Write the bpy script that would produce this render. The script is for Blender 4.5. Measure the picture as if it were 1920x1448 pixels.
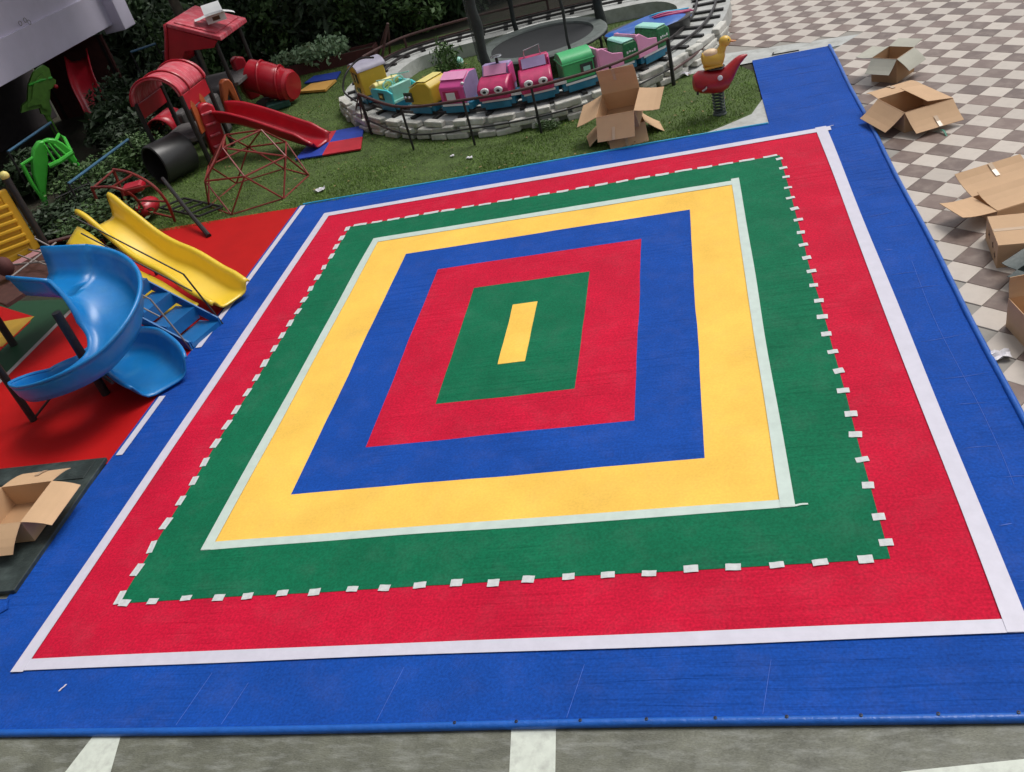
import bpy, math, random
import numpy as np
from mathutils import Vector, Matrix
random.seed(7); RNG = np.random.default_rng(7)
PI = math.pi
SC = bpy.context.scene
for o in list(bpy.data.objects): bpy.data.objects.remove(o)
COL = SC.collection

# ------------------------------------------------------------------ camera
CAM = np.array([2.27356, -8.23808, 5.1])
CX = np.array([0.96366105, 0.13286094, -0.23174414])
CU = np.array([0.10953328, 0.59472459, 0.79643275])
CF = np.array([-0.24363874, 0.79287492, -0.55856023])
FPX = 1663.2
cam = bpy.data.cameras.new('camera'); camo = bpy.data.objects.new('camera', cam); COL.objects.link(camo)
M = Matrix.Identity(4)
for i in range(3):
    M[i][0], M[i][1], M[i][2], M[i][3] = CX[i], CU[i], -CF[i], CAM[i]
camo.matrix_world = M
cam.sensor_width = 36; cam.lens = FPX / 1920 * 36; cam.clip_start = .05; cam.clip_end = 600
SC.camera = camo
SC.render.resolution_x, SC.render.resolution_y = 1024, 772

# ------------------------------------------------------------------ sky, sun, exposure
SUN_EL, SUN_AZ = math.radians(60), math.radians(48)      # azimuth measured from +Y towards +X
w = bpy.data.worlds.new('World'); SC.world = w; w.use_nodes = True
nt = w.node_tree; nt.nodes.clear()
sky = nt.nodes.new('ShaderNodeTexSky'); sky.sky_type = 'NISHITA'; sky.sun_disc = False
sky.sun_elevation = SUN_EL; sky.sun_rotation = SUN_AZ; sky.air_density = 1.0; sky.dust_density = 4.0; sky.ozone_density = 1.0
hsv = nt.nodes.new('ShaderNodeHueSaturation'); hsv.inputs['Saturation'].default_value = .30   # overcast: pale grey sky
bg = nt.nodes.new('ShaderNodeBackground'); bg.inputs[1].default_value = .105
wo = nt.nodes.new('ShaderNodeOutputWorld')
nt.links.new(sky.outputs[0], hsv.inputs['Color']); nt.links.new(hsv.outputs[0], bg.inputs[0]); nt.links.new(bg.outputs[0], wo.inputs[0])
sl = bpy.data.lights.new('sun', 'SUN'); sl.energy = 1.5; sl.angle = math.radians(25); sl.color = (1, .97, .93)
so = bpy.data.objects.new('sun', sl); COL.objects.link(so)
sd = Vector((math.sin(SUN_AZ) * math.cos(SUN_EL), math.cos(SUN_AZ) * math.cos(SUN_EL), math.sin(SUN_EL)))
so.rotation_euler = sd.to_track_quat('Z', 'Y').to_euler(); so.location = sd * 40
vs = SC.view_settings
vs.view_transform = 'Standard'; vs.look = 'None'; vs.gamma = 1; vs.use_curve_mapping = False; vs.exposure = 0.2
SC.render.engine = 'CYCLES'
SC.cycles.max_bounces = 5; SC.cycles.transparent_max_bounces = 12

# ------------------------------------------------------------------ helpers
def at(px, py, z=0.):
    """point of the place at height z that the photograph shows at (px, py)"""
    d = CF + CX * (px - 960) / FPX - CU * (py - 724) / FPX
    return CAM + d * ((z - CAM[2]) / d[2])

def lin(c):
    return tuple(((x / 255) / 12.92 if x / 255 < .04045 else ((x / 255 + .055) / 1.055) ** 2.4) for x in c)

def P3(px, py, z): return tuple(at(px, py, z))

MATS = {}
def mat(name, col, rough=.6, var=.12, scale=6., bump=0., bscale=60., spec=.5, metal=0., stretch=None, fine=0., coat=0., dirt=None, rnd=0., fscale=140):
    """procedural principled material; col is linear"""
    if name in MATS: return MATS[name]
    m = bpy.data.materials.new(name); m.use_nodes = True; t = m.node_tree; N = t.nodes; L = t.links
    b = N['Principled BSDF']
    b.inputs['Roughness'].default_value = rough; b.inputs['Metallic'].default_value = metal
    b.inputs['Specular IOR Level'].default_value = spec
    if coat: b.inputs['Coat Weight'].default_value = coat; b.inputs['Coat Roughness'].default_value = .2
    tc = N.new('ShaderNodeTexCoord'); geo = N.new('ShaderNodeNewGeometry')
    co = geo.outputs['Position']
    if stretch:
        mp = N.new('ShaderNodeMapping'); mp.inputs['Scale'].default_value = stretch; L.new(co, mp.inputs[0]); cs = mp.outputs[0]
    else: cs = co
    n1 = N.new('ShaderNodeTexNoise'); n1.inputs['Scale'].default_value = scale; n1.inputs['Detail'].default_value = 5; n1.inputs['Roughness'].default_value = .6
    L.new(co, n1.inputs['Vector'])
    mr = N.new('ShaderNodeMapRange'); mr.inputs[1].default_value = .25; mr.inputs[2].default_value = .75
    mr.inputs[3].default_value = 1 - var; mr.inputs[4].default_value = 1 + var
    L.new(n1.outputs['Fac'], mr.inputs[0]); fac = mr.outputs[0]
    if fine:
        n2 = N.new('ShaderNodeTexNoise'); n2.inputs['Scale'].default_value = fscale; n2.inputs['Detail'].default_value = 2
        L.new(cs, n2.inputs['Vector'])
        m2 = N.new('ShaderNodeMapRange'); m2.inputs[1].default_value = .3; m2.inputs[2].default_value = .7
        m2.inputs[3].default_value = 1 - fine; m2.inputs[4].default_value = 1 + fine
        L.new(n2.outputs['Fac'], m2.inputs[0])
        mm = N.new('ShaderNodeMath'); mm.operation = 'MULTIPLY'; L.new(fac, mm.inputs[0]); L.new(m2.outputs[0], mm.inputs[1]); fac = mm.outputs[0]
    if rnd:
        oi = N.new('ShaderNodeObjectInfo'); m3 = N.new('ShaderNodeMapRange'); m3.inputs[3].default_value = 1 - rnd; m3.inputs[4].default_value = 1 + rnd
        L.new(oi.outputs['Random'], m3.inputs[0])
        mm = N.new('ShaderNodeMath'); mm.operation = 'MULTIPLY'; L.new(fac, mm.inputs[0]); L.new(m3.outputs[0], mm.inputs[1]); fac = mm.outputs[0]
    vm = N.new('ShaderNodeVectorMath'); vm.operation = 'SCALE'; vm.inputs[0].default_value = col[:3]; L.new(fac, vm.inputs['Scale'])
    out = vm.outputs[0]
    if dirt:
        dc, amt, ds = dirt
        n3 = N.new('ShaderNodeTexNoise'); n3.inputs['Scale'].default_value = ds; n3.inputs['Detail'].default_value = 8; n3.inputs['Roughness'].default_value = .65
        L.new(cs, n3.inputs['Vector'])
        r3 = N.new('ShaderNodeMapRange'); r3.inputs[1].default_value = .48; r3.inputs[2].default_value = .72; r3.inputs[4].default_value = amt
        L.new(n3.outputs['Fac'], r3.inputs[0])
        mx = N.new('ShaderNodeMix'); mx.data_type = 'RGBA'; mx.inputs['B'].default_value = (*dc, 1)
        L.new(r3.outputs[0], mx.inputs['Factor']); L.new(out, mx.inputs['A']); out = mx.outputs['Result']
    L.new(out, b.inputs['Base Color'])
    if bump:
        nb = N.new('ShaderNodeTexNoise'); nb.inputs['Scale'].default_value = bscale; nb.inputs['Detail'].default_value = 4
        L.new(cs, nb.inputs['Vector'])
        bp = N.new('ShaderNodeBump'); bp.inputs['Strength'].default_value = bump; bp.inputs['Distance'].default_value = .02
        L.new(nb.outputs['Fac'], bp.inputs['Height']); L.new(bp.outputs[0], b.inputs['Normal'])
    MATS[name] = m
    return m

FR = {}          # object -> (location, rz) of its thing
class MB:
    def __init__(s): s.v = []; s.f = []
    def add(s, vs, fs):
        k = len(s.v); s.v += [tuple(map(float, p)) for p in vs]; s.f += [tuple(k + i for i in f) for f in fs]; return s
    def box(s, c, sz, rz=0., R=None, taper=0.):
        hx, hy, hz = sz[0] / 2, sz[1] / 2, sz[2] / 2
        vs = []
        for dz in (-1, 1):
            q = 1 - taper if dz > 0 else 1
            for dx, dy in ((-1, -1), (1, -1), (1, 1), (-1, 1)):
                p = Vector((dx * hx * q, dy * hy * q, dz * hz))
                if R is not None: p = R @ p
                elif rz: p = Matrix.Rotation(rz, 3, 'Z') @ p
                vs.append((p.x + c[0], p.y + c[1], p.z + c[2]))
        return s.add(vs, [(3, 2, 1, 0), (4, 5, 6, 7), (0, 1, 5, 4), (1, 2, 6, 5), (2, 3, 7, 6), (3, 0, 4, 7)])
    def prism(s, poly, off):
        """poly: list of 3d points, extruded by the vector off"""
        n = len(poly); vs = [tuple(p) for p in poly] + [tuple(np.array(p, float) + np.array(off)) for p in poly]
        fs = [tuple(range(n - 1, -1, -1)), tuple(range(n, 2 * n))] + [(i, (i + 1) % n, n + (i + 1) % n, n + i) for i in range(n)]
        return s.add(vs, fs)
    def tube(s, pts, r, n=8, closed=False):
        P = [Vector(tuple(map(float, p))) for p in pts]; m = len(P)
        rs = r if hasattr(r, '__len__') else [r] * m
        rings = []; up = None
        for i in range(m):
            if closed: t = (P[(i + 1) % m] - P[i - 1])
            else: t = (P[min(i + 1, m - 1)] - P[max(i - 1, 0)])
            t.normalize()
            if up is None:
                up = Vector((0, 0, 1)) if abs(t.z) < .9 else Vector((1, 0, 0))
            a = t.cross(up)
            if a.length < 1e-5: a = t.cross(Vector((1, .3, 0)))
            a.normalize(); b = a.cross(t); b.normalize(); up = b
            rings.append([P[i] + (a * math.cos(2 * PI * k / n) + b * math.sin(2 * PI * k / n)) * rs[i] for k in range(n)])
        vs = [p for R in rings for p in R]; fs = []
        for i in range(m if closed else m - 1):
            j = (i + 1) % m
            for k in range(n): fs.append((i * n + k, i * n + (k + 1) % n, j * n + (k + 1) % n, j * n + k))
        if not closed: fs += [tuple(range(n - 1, -1, -1)), tuple((m - 1) * n + k for k in range(n))]
        return s.add(vs, fs)
    def grid(s, G, closed_u=False, closed_v=False):
        a, b = len(G), len(G[0]); vs = [p for r in G for p in r]; fs = []
        for i in range(a if closed_u else a - 1):
            for j in range(b if closed_v else b - 1):
                fs.append((i * b + j, i * b + (j + 1) % b, ((i + 1) % a) * b + (j + 1) % b, ((i + 1) % a) * b + j))
        return s.add(vs, fs)
    def shell(s, G, th):
        """grid sheet given real thickness th along its normals"""
        a, b = len(G), len(G[0]); A = np.array(G, float)
        du = np.gradient(A, axis=0); dv = np.gradient(A, axis=1); n = np.cross(du, dv); n /= (np.linalg.norm(n, axis=2, keepdims=True) + 1e-9)
        B = A - n * th
        k = len(s.v); s.v += [tuple(p) for p in A.reshape(-1, 3)] + [tuple(p) for p in B.reshape(-1, 3)]; o = k + a * b
        I = lambda i, j: k + i * b + j
        J = lambda i, j: o + i * b + j
        for i in range(a - 1):
            for j in range(b - 1):
                s.f.append((I(i, j), I(i, j + 1), I(i + 1, j + 1), I(i + 1, j))); s.f.append((J(i, j), J(i + 1, j), J(i + 1, j + 1), J(i, j + 1)))
        for i in range(a - 1):
            s.f.append((I(i, 0), I(i + 1, 0), J(i + 1, 0), J(i, 0))); s.f.append((I(i, b - 1), J(i, b - 1), J(i + 1, b - 1), I(i + 1, b - 1)))
        for j in range(b - 1):
            s.f.append((I(0, j), J(0, j), J(0, j + 1), I(0, j + 1))); s.f.append((I(a - 1, j), I(a - 1, j + 1), J(a - 1, j + 1), J(a - 1, j)))
        return s
    def lathe(s, prof, c=(0, 0, 0), n=20, R=None):
        G = []
        for r, z in prof:
            ring = []
            for k in range(n):
                p = Vector((r * math.cos(2 * PI * k / n), r * math.sin(2 * PI * k / n), z))
                if R is not None: p = R @ p
                ring.append((p.x + c[0], p.y + c[1], p.z + c[2]))
            G.append(ring)
        return s.grid(G, closed_v=True)
    def ball(s, c, r, n=12, m=8, R=None):
        r = r if hasattr(r, '__len__') else (r, r, r); G = []
        for i in range(m + 1):
            a = PI * i / m - PI / 2; row = []
            for k in range(n):
                p = Vector((r[0] * max(math.cos(a), .02) * math.cos(2 * PI * k / n), r[1] * max(math.cos(a), .02) * math.sin(2 * PI * k / n), r[2] * math.sin(a)))
                if R is not None: p = R @ p
                row.append((p.x + c[0], p.y + c[1], p.z + c[2]))
            G.append(row)
        return s.grid(G, closed_v=True)
    def mesh(s, name):
        me = bpy.data.meshes.new(name); me.from_pydata(s.v, [], s.f); me.update(); return me
    def build(s, name, m, parent=None, smooth=False, world=False, bevel=0., label=None, fixn=True):
        if world and parent is not None and parent in FR:
            loc, rz = FR[parent]; Ri = Matrix.Rotation(-rz, 3, 'Z')
            s.v = [tuple(Ri @ (Vector(p) - Vector(loc))) for p in s.v]
        me = s.mesh(name)
        if fixn:
            import bmesh
            bm = bmesh.new(); bm.from_mesh(me); bmesh.ops.recalc_face_normals(bm, faces=bm.faces); bm.to_mesh(me); bm.free()
        me.materials.append(MATS[m] if isinstance(m, str) else m)
        o = bpy.data.objects.new(name, me); COL.objects.link(o)
        if parent is not None:
            o.parent = parent; FR[o] = FR.get(parent, ((0, 0, 0), 0))
        else: FR[o] = ((0, 0, 0), 0)
        if smooth:
            me.polygons.foreach_set('use_smooth', [True] * len(me.polygons))
            if smooth != 'all':
                try: me.set_sharp_from_angle(angle=math.radians(40))
                except Exception: pass
        if bevel:
            b = o.modifiers.new('bevel', 'BEVEL'); b.width = bevel; b.segments = 2; b.limit_method = 'ANGLE'
        if label: o['label'] = label
        return o

def tag(o, label=None, cat=None, group=None, kind=None):
    if label: o['label'] = label
    if cat: o['category'] = cat
    if group: o['group'] = group
    if kind: o['kind'] = kind
    return o
def thing(name, label, cat, loc=(0, 0, 0), rz=0., group=None):
    o = bpy.data.objects.new(name, None); COL.objects.link(o); o.empty_display_size = .1
    o.location = tuple(map(float, loc)); o.rotation_euler = (0, 0, rz); FR[o] = (tuple(map(float, loc)), rz)
    return tag(o, label, cat, group)
def inst(src, parent, loc=(0, 0, 0), rot=(0, 0, 0), name=None):
    c = src.copy(); COL.objects.link(c); c.parent = parent; c.location = loc; c.rotation_euler = rot
    FR[c] = FR.get(parent, ((0, 0, 0), 0))
    return c
def spline(pts, n=12, closed=False):
    P = [np.array(p, float) for p in pts]; out = []; m = len(P)
    for i in range(m if closed else m - 1):
        if closed: p0, p1, p2, p3 = P[i - 1], P[i], P[(i + 1) % m], P[(i + 2) % m]
        else: p0, p1, p2, p3 = P[max(i - 1, 0)], P[i], P[i + 1], P[min(i + 2, m - 1)]
        for k in range(n):
            t = k / n
            out.append(.5 * ((2 * p1) + (-p0 + p2) * t + (2 * p0 - 5 * p1 + 4 * p2 - p3) * t * t + (-p0 + 3 * p1 - 3 * p2 + p3) * t ** 3))
    if not closed: out.append(P[-1])
    return out

# ------------------------------------------------------------------ materials
def fabric(name, col, rough=.72, wr=1., fine=.2):
    """woven sheet: mottled, with creases running across the mat where a broad noise lets them"""
    m = mat(name, col, rough, var=.14, scale=1.3, fine=fine, fscale=48, spec=.15, dirt=((.42, .36, .40), .035, 3.2))
    t = m.node_tree; N = t.nodes; L = t.links; b = N['Principled BSDF']
    geo = N.new('ShaderNodeNewGeometry')
    mp = N.new('ShaderNodeMapping'); mp.inputs['Scale'].default_value = (.8, 14, 1); mp.inputs['Rotation'].default_value = (0, 0, math.radians(-3))
    L.new(geo.outputs['Position'], mp.inputs[0])
    a = N.new('ShaderNodeTexNoise'); a.inputs['Scale'].default_value = 1.; a.inputs['Detail'].default_value = 3; a.inputs['Distortion'].default_value = .4; L.new(mp.outputs[0], a.inputs['Vector'])
    c = N.new('ShaderNodeTexNoise'); c.inputs['Scale'].default_value = .55; c.inputs['Detail'].default_value = 2; L.new(geo.outputs['Position'], c.inputs['Vector'])
    r = N.new('ShaderNodeMapRange'); r.inputs[1].default_value = .46; r.inputs[2].default_value = .60; L.new(c.outputs['Fac'], r.inputs[0])
    mu = N.new('ShaderNodeMath'); mu.operation = 'MULTIPLY'; L.new(a.outputs['Fac'], mu.inputs[0]); L.new(r.outputs[0], mu.inputs[1])
    g = N.new('ShaderNodeTexNoise'); g.inputs['Scale'].default_value = 220; L.new(geo.outputs['Position'], g.inputs['Vector'])
    ad = N.new('ShaderNodeMath'); ad.operation = 'MULTIPLY_ADD'; ad.inputs[1].default_value = .12; L.new(g.outputs['Fac'], ad.inputs[0]); L.new(mu.outputs[0], ad.inputs[2])
    bp = N.new('ShaderNodeBump'); bp.inputs['Strength'].default_value = wr; bp.inputs['Distance'].default_value = .035
    L.new(ad.outputs[0], bp.inputs['Height']); L.new(bp.outputs[0], b.inputs['Normal'])
    return m
fabric('blue_sheet', (.006, .068, .37)); fabric('red_sheet', (.58, .006, .038)); fabric('green_sheet', (.003, .150, .068)); fabric('yellow_sheet', (.93, .56, .10), wr=.1, fine=.06)
mat('white_tape', (.62, .60, .69), .45, var=.06, scale=9, bump=.15, bscale=14)
mat('mint_tape', (.56, .66, .60), .4, var=.08, scale=9, bump=.15, bscale=14)
mat('paper_tab', (.58, .60, .60), .6, var=.12, scale=30)
mat('blue_hem', (.012, .11, .47), .35, var=.15, scale=12, bump=.3, bscale=30)
mat('cyan_hem', (.02, .36, .60), .4, var=.1)
mat('crease_wear', (.07, .15, .55), .5, var=.4, scale=14)
mat('side_red_sheet', (.46, .006, .006), .6, spec=.2, var=.1, scale=2, fine=.1, bump=.1, bscale=120)
mat('concrete', (.135, .138, .105), .5, var=.40, scale=3.5, bump=.4, bscale=26, stretch=(1, 3.5, 1), fine=.22, fscale=60, dirt=((.32, .33, .30), .6, 4.5))
mat('paint_white', (.62, .66, .58), .6, var=.12, scale=10, dirt=((.3, .3, .27), .5, 9))
mat('pale_concrete', (.46, .47, .45), .8, var=.16, scale=4, bump=.25, bscale=25, dirt=((.2, .2, .17), .6, 3))
mat('soil', (.035, .030, .018), .95, var=.4, scale=4, bump=.5, bscale=14, dirt=((.02, .045, .012), .8, 1.5))
mat('lawn_ground', (.065, .105, .022), .9, var=.35, scale=3, bump=.5, bscale=60, fine=.3)
mat('grass_blade', (.145, .245, .040), .75, var=.38, scale=2.4, fine=.25)
mat('tile_light', (.52, .46, .40), .42, var=.10, scale=5, rnd=.10, dirt=((.34, .29, .25), .5, 5))
mat('tile_dark', (.170, .118, .098), .42, var=.14, scale=5, rnd=.20, dirt=((.30, .25, .21), .5, 5))
mat('grout', (.30, .28, .25), .9, var=.1)
mat('cardboard', (.56, .36, .205), .75, var=.06, scale=4, bump=.06, bscale=90, rnd=.05)
mat('cardboard_shaded', (.42, .245, .125), .8, var=.08, scale=5)  # darker copy of cardboard: shade in the boxes put into the colour
mat('cardboard_grey', (.42, .41, .34), .75, var=.08, scale=4, bump=.06, bscale=90)
mat('white_card', (.72, .72, .72), .6, var=.06)
mat('ink', (.10, .045, .02), .7, var=.2, scale=20)
mat('pack_tape', (.55, .40, .27), .18, var=.05)
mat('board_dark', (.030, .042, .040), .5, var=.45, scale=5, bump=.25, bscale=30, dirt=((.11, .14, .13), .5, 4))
mat('yellow_plastic', (.82, .57, .04), .32, var=.06, scale=3, bump=.03, bscale=8, coat=.15)
mat('yellow_panel', (.72, .40, .02), .42, var=.12, scale=4, bump=.05, bscale=10)
mat('blue_plastic', (.006, .20, .54), .36, var=.12, scale=3.5, coat=.1, bump=.04, bscale=9, dirt=((.06, .30, .56), .35, 6))
mat('blue_step', (.012, .14, .38), .35, var=.15, scale=5)
mat('red_plastic', (.44, .010, .024), .33, var=.14, scale=4, coat=.15)
mat('faded_red', (.56, .055, .085), .5, var=.22, scale=7, dirt=((.72, .38, .40), .75, 4), stretch=(1, 5, 1))
mat('orange_plastic', (.40, .085, .022), .45, var=.2, scale=5)
mat('red_metal', (.22, .024, .018), .45, var=.25, scale=9)
mat('rust_metal', (.075, .030, .026), .6, var=.35, scale=14)
mat('dark_metal', (.020, .018, .018), .5, var=.3, scale=10)
mat('grey_metal', (.25, .22, .21), .45, var=.2, scale=10)
mat('blue_metal', (.05, .14, .24), .4, var=.2)
mat('green_plastic', (.06, .50, .045), .38, var=.14, scale=4, coat=.1)
mat('leaf_green_plastic', (.10, .26, .03), .45, var=.3, scale=9)
mat('black_plastic', (.035, .035, .035), .38, var=.15, scale=4)
mat('grey_stone_plastic', (.10, .092, .09), .7, var=.35, scale=8, bump=.5, bscale=10)
mat('lilac_wall', (.74, .69, .84), .75, var=.05, scale=1.2, bump=.05, bscale=40, dirt=((.62, .58, .71), .4, 1.5))
mat('dark_wall', (.05, .042, .045), .9, var=.2)
mat('wood', (.17, .10, .04), .8, var=.3, scale=6, bump=.2, bscale=20)
mat('stone', (.58, .57, .52), .85, var=.25, scale=7, bump=.5, bscale=16, rnd=.15, dirt=((.16, .16, .11), .45, 5))
mat('rail_steel', (.05, .045, .045), .5, var=.3, scale=14, metal=.3)
mat('teal_paint', (.010, .17, .28), .4, var=.2, scale=6, coat=.1)
mat('cyan_paint', (.08, .58, .64), .4, var=.08)
mat('mint_paint', (.34, .70, .60), .42, var=.1)
mat('car_yellow', (.62, .45, .045), .4, var=.08, coat=.1)
mat('car_yellow_pale', (.80, .68, .22), .42, var=.06)
mat('car_pink', (.72, .085, .32), .38, var=.08, coat=.1)
mat('car_pale_pink', (.82, .34, .56), .45, var=.08)
mat('car_red', (.50, .030, .125), .38, var=.2, scale=9, coat=.1)
mat('car_lilac', (.36, .27, .48), .45, var=.12)
mat('car_green', (.06, .46, .16), .38, var=.1, coat=.15)
mat('car_leaf', (.02, .17, .055), .5, var=.6, scale=26)
mat('white_paint', (.78, .80, .80), .4, var=.06)
mat('grey_lilac_roof', (.34, .32, .40), .5, var=.15)
mat('chrome', (.62, .62, .64), .22, var=.05, metal=.9)
mat('window_dark', (.05, .06, .05), .15, var=.3, scale=20)
mat('tramp_mat', (.016, .018, .020), .7, var=.15, scale=8)
mat('tramp_pad', (.11, .13, .12), .6, var=.3, scale=7, bump=.3, bscale=12)
mat('tramp_sleeve', (.028, .034, .032), .8, var=.3, scale=9, bump=.4, bscale=14)
mat('tarp_blue', (.010, .10, .42), .4, var=.25, scale=4, bump=.4, bscale=7)
mat('tarp_pink', (.42, .03, .14), .45, var=.2)
mat('duck_yellow', (.74, .46, .06), .38, var=.1, coat=.1)
mat('duck_cream', (.80, .58, .36), .45, var=.08)
mat('rider_red', (.38, .010, .016), .38, var=.25, scale=9, coat=.15)
mat('beak', (.52, .20, .06), .4, var=.1)
mat('spring_steel', (.035, .05, .05), .45, var=.3, scale=20)
mat('leaf_dark', (.028, .056, .020), .6, var=.5, scale=3, rnd=.25)
mat('leaf_mid', (.075, .145, .040), .6, var=.5, scale=4, rnd=.25)
mat('leaf_pale', (.27, .40, .22), .5, var=.35, scale=9)
mat('bark', (.075, .062, .045), .9, var=.35, scale=8, bump=.6, bscale=14)
mat('dry_leaf', (.26, .17, .07), .8, var=.5, scale=30)
mat('planter_red', (.085, .025, .022), .8, var=.3, scale=5)
mat('mat_blue', (.015, .05, .36), .55, var=.2, scale=4); mat('mat_red', (.50, .015, .03), .55, var=.15, scale=4); mat('mat_orange', (.66, .36, .08), .55, var=.12)
mat('soft_green', (.008, .06, .022), .6, var=.12); mat('soft_yellow', (.46, .27, .03), .6, var=.12); mat('soft_white', (.42, .36, .36), .6, var=.2); mat('soft_pink', (.42, .20, .20), .6, var=.12)
mat('paper_white', (.72, .70, .74), .7, var=.1, scale=30); mat('green_strip', (.03, .20, .13), .4, var=.2)
mat('crate_green', (.02, .075, .06), .6, var=.4, scale=6)

# ------------------------------------------------------------------ the setting
def sheet(name, poly, z, m, parent=None, kind='structure', label=None):
    b = MB(); b.add([(p[0], p[1], z) for p in poly], [tuple(range(len(poly)))])
    o = b.build(name, m, parent, fixn=False)
    if o.data.polygons[0].normal.z < 0: o.data.flip_normals()
    if kind: o['kind'] = kind
    return o
sheet('ground', [(-300, -300), (300, -300), (300, 300), (-300, 300)], -.012, 'soil')
sheet('pavement', [(-14, -14), (16, -14), (16, 5.6), (16, 22), (2.45, 22), (2.3, 12.8), (2.75, 10), (1.95, 8.2), (1.95, 8.0), (3.3, 7.9), (3.3, 4.6), (-14, -1.4)], 0., 'concrete')
# white lines painted on the front concrete
LN = [[(-2.65, -4.80), (-2.47, -4.80), (-2.31, -5.40), (-2.79, -5.40)], [(.575, -4.80), (.88, -4.80), (.945, -5.60), (.65, -5.60)], [(2.94, -5.238), (3.75, -5.147), (4.2, -5.10), (4.2, -5.40), (2.9, -5.52)]]
for q in LN:
    o = sheet('painted_line', q, .004, 'paint_white'); o['label'] = 'white line painted on the grey front concrete'
# lawn
LAWN = [(-7.2, 4.80), (-4.3, 4.84), (3.14, 4.93), (3.14, 7.35), (2.9, 7.95), (2.2, 7.95), (1.75, 8.0), (2.3, 9.3), (2.35, 12.9), (1.2, 15.0), (-10.5, 14.6), (-10.5, 9.2), (-8.6, 5.2)]
sheet('lawn', LAWN, .004, 'lawn_ground')
sheet('concrete_patch', [(1.98, 4.85), (3.16, 4.85), (3.16, 5.98), (2.95, 5.42), (2.5, 5.12)], .007, 'pale_concrete')
sheet('pale_apron', [(2.0, 7.86), (4.8, 7.86), (5.1, 8.25), (3.3, 8.55), (2.5, 8.7), (2.1, 8.4)], .009, 'pale_concrete')

def inside(P, poly):
    x, y = P[:, 0], P[:, 1]; r = np.zeros(len(P), bool); n = len(poly)
    for i in range(n):
        x1, y1 = poly[i]; x2, y2 = poly[(i + 1) % n]
        c = ((y1 > y) != (y2 > y)) & (x < (x2 - x1) * (y - y1) / (y2 - y1 + 1e-12) + x1); r ^= c
    return r
def raw_mesh(name, V, T, m, kind=None, parent=None):
    me = bpy.data.meshes.new(name); me.vertices.add(len(V)); me.vertices.foreach_set('co', np.asarray(V, np.float32).ravel())
    T = np.asarray(T, np.int32); k = T.shape[1]
    me.loops.add(T.size); me.loops.foreach_set('vertex_index', T.ravel())
    me.polygons.add(len(T)); me.polygons.foreach_set('loop_start', np.arange(0, T.size, k, dtype=np.int32)); me.polygons.foreach_set('loop_total', np.full(len(T), k, np.int32))
    me.update(calc_edges=True); me.materials.append(MATS[m])
    o = bpy.data.objects.new(name, me); COL.objects.link(o)
    if parent is not None: o.parent = parent
    if kind: o['kind'] = kind
    return o
def grass():
    N = 230000; P = np.stack([RNG.uniform(-10.5, 3.2, N), 4.83 + (RNG.random(N) ** 1.35) * 9.9], 1)
    P = P[inside(P, LAWN) & ~inside(P, [(1.9, 4.8), (3.2, 4.8), (3.2, 6.1), (2.93, 5.48), (2.5, 5.18)])]
    den = np.sin(P[:, 0] * 1.9 + np.sin(P[:, 1] * 1.3) * 2) * np.sin(P[:, 1] * 2.3 + np.sin(P[:, 0] * 1.7)); P = P[RNG.random(len(P)) < .72 + .4 * den]
    n = len(P); a = RNG.uniform(0, 2 * PI, n); wd = RNG.uniform(.004, .009, n); h = RNG.uniform(.012, .036, n) * (1 + .5 * np.sin(P[:, 0] * 2.1) * np.cos(P[:, 1] * 1.7))
    lean = RNG.uniform(-.022, .022, (n, 2))
    V = np.zeros((n, 3, 3)); dx, dy = np.cos(a) * wd, np.sin(a) * wd
    V[:, 0, 0] = P[:, 0] - dx; V[:, 0, 1] = P[:, 1] - dy; V[:, 1, 0] = P[:, 0] + dx; V[:, 1, 1] = P[:, 1] + dy; V[:, :2, 2] = .003
    V[:, 2, :2] = P + lean; V[:, 2, 2] = h
    return raw_mesh('grass', V.reshape(-1, 3), np.arange(n * 3).reshape(-1, 3), 'grass_blade', 'stuff')
g = grass(); tag(g, 'short green lawn grass around the little train', 'grass')

def leaf_litter():
    n = 420; P = np.stack([RNG.uniform(-9, 3.1, n), 4.95 + RNG.random(n) ** 1.2 * 7.5], 1); P = P[inside(P, LAWN)]; n = len(P)
    a = RNG.uniform(0, 2 * PI, n); l = RNG.uniform(.015, .04, n); V = np.zeros((n, 4, 3)); u = np.stack([np.cos(a), np.sin(a)], 1) * l[:, None]; v = np.stack([-u[:, 1], u[:, 0]], 1) * .45
    for k, q in enumerate((-u, v, u, -v)): V[:, k, :2] = P + q
    V[:, :, 2] = .026 + RNG.uniform(0, .015, (n, 4)); return raw_mesh('leaf_litter', V.reshape(-1, 3), np.arange(n * 4).reshape(-1, 4), 'dry_leaf', 'stuff')
tag(leaf_litter(), 'dry fallen leaves scattered on the lawn', 'leaves')

# checkered tile floor
TO = np.array([4.86356, 2.99356]); TL = .3145; TA = math.radians(-42.35)
ta = np.array([math.cos(TA), math.sin(TA)]) * TL; tb = np.array([-math.sin(TA), math.cos(TA)]) * TL
sheet_f = sheet('tiled_floor', [(4.3, -5), (14, -5), (14, 18), (2.62, 18), (2.72, 10.9), (2.55, 8.8), (3.0, 8.5), (5.0, 8.1), (4.3, 7.6)], .003, 'grout')
def tile_mesh(name, m):
    h = TL / 2 - .0022; k = h - .004; b = MB()
    vs = []
    for s, z in ((h, 0), (h, .0075), (k, .010)):
        vs += [(-s, -s, z), (s, -s, z), (s, s, z), (-s, s, z)]
    fs = [(8, 9, 10, 11)] + [(r + i, r + (i + 1) % 4, r + 4 + (i + 1) % 4, r + 4 + i) for r in (0, 4) for i in range(4)]
    b.add(vs, fs); me = b.mesh(name); me.materials.append(MATS[m]); return me
TME = (tile_mesh('tile', 'tile_dark'), tile_mesh('tile', 'tile_light'))
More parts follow.
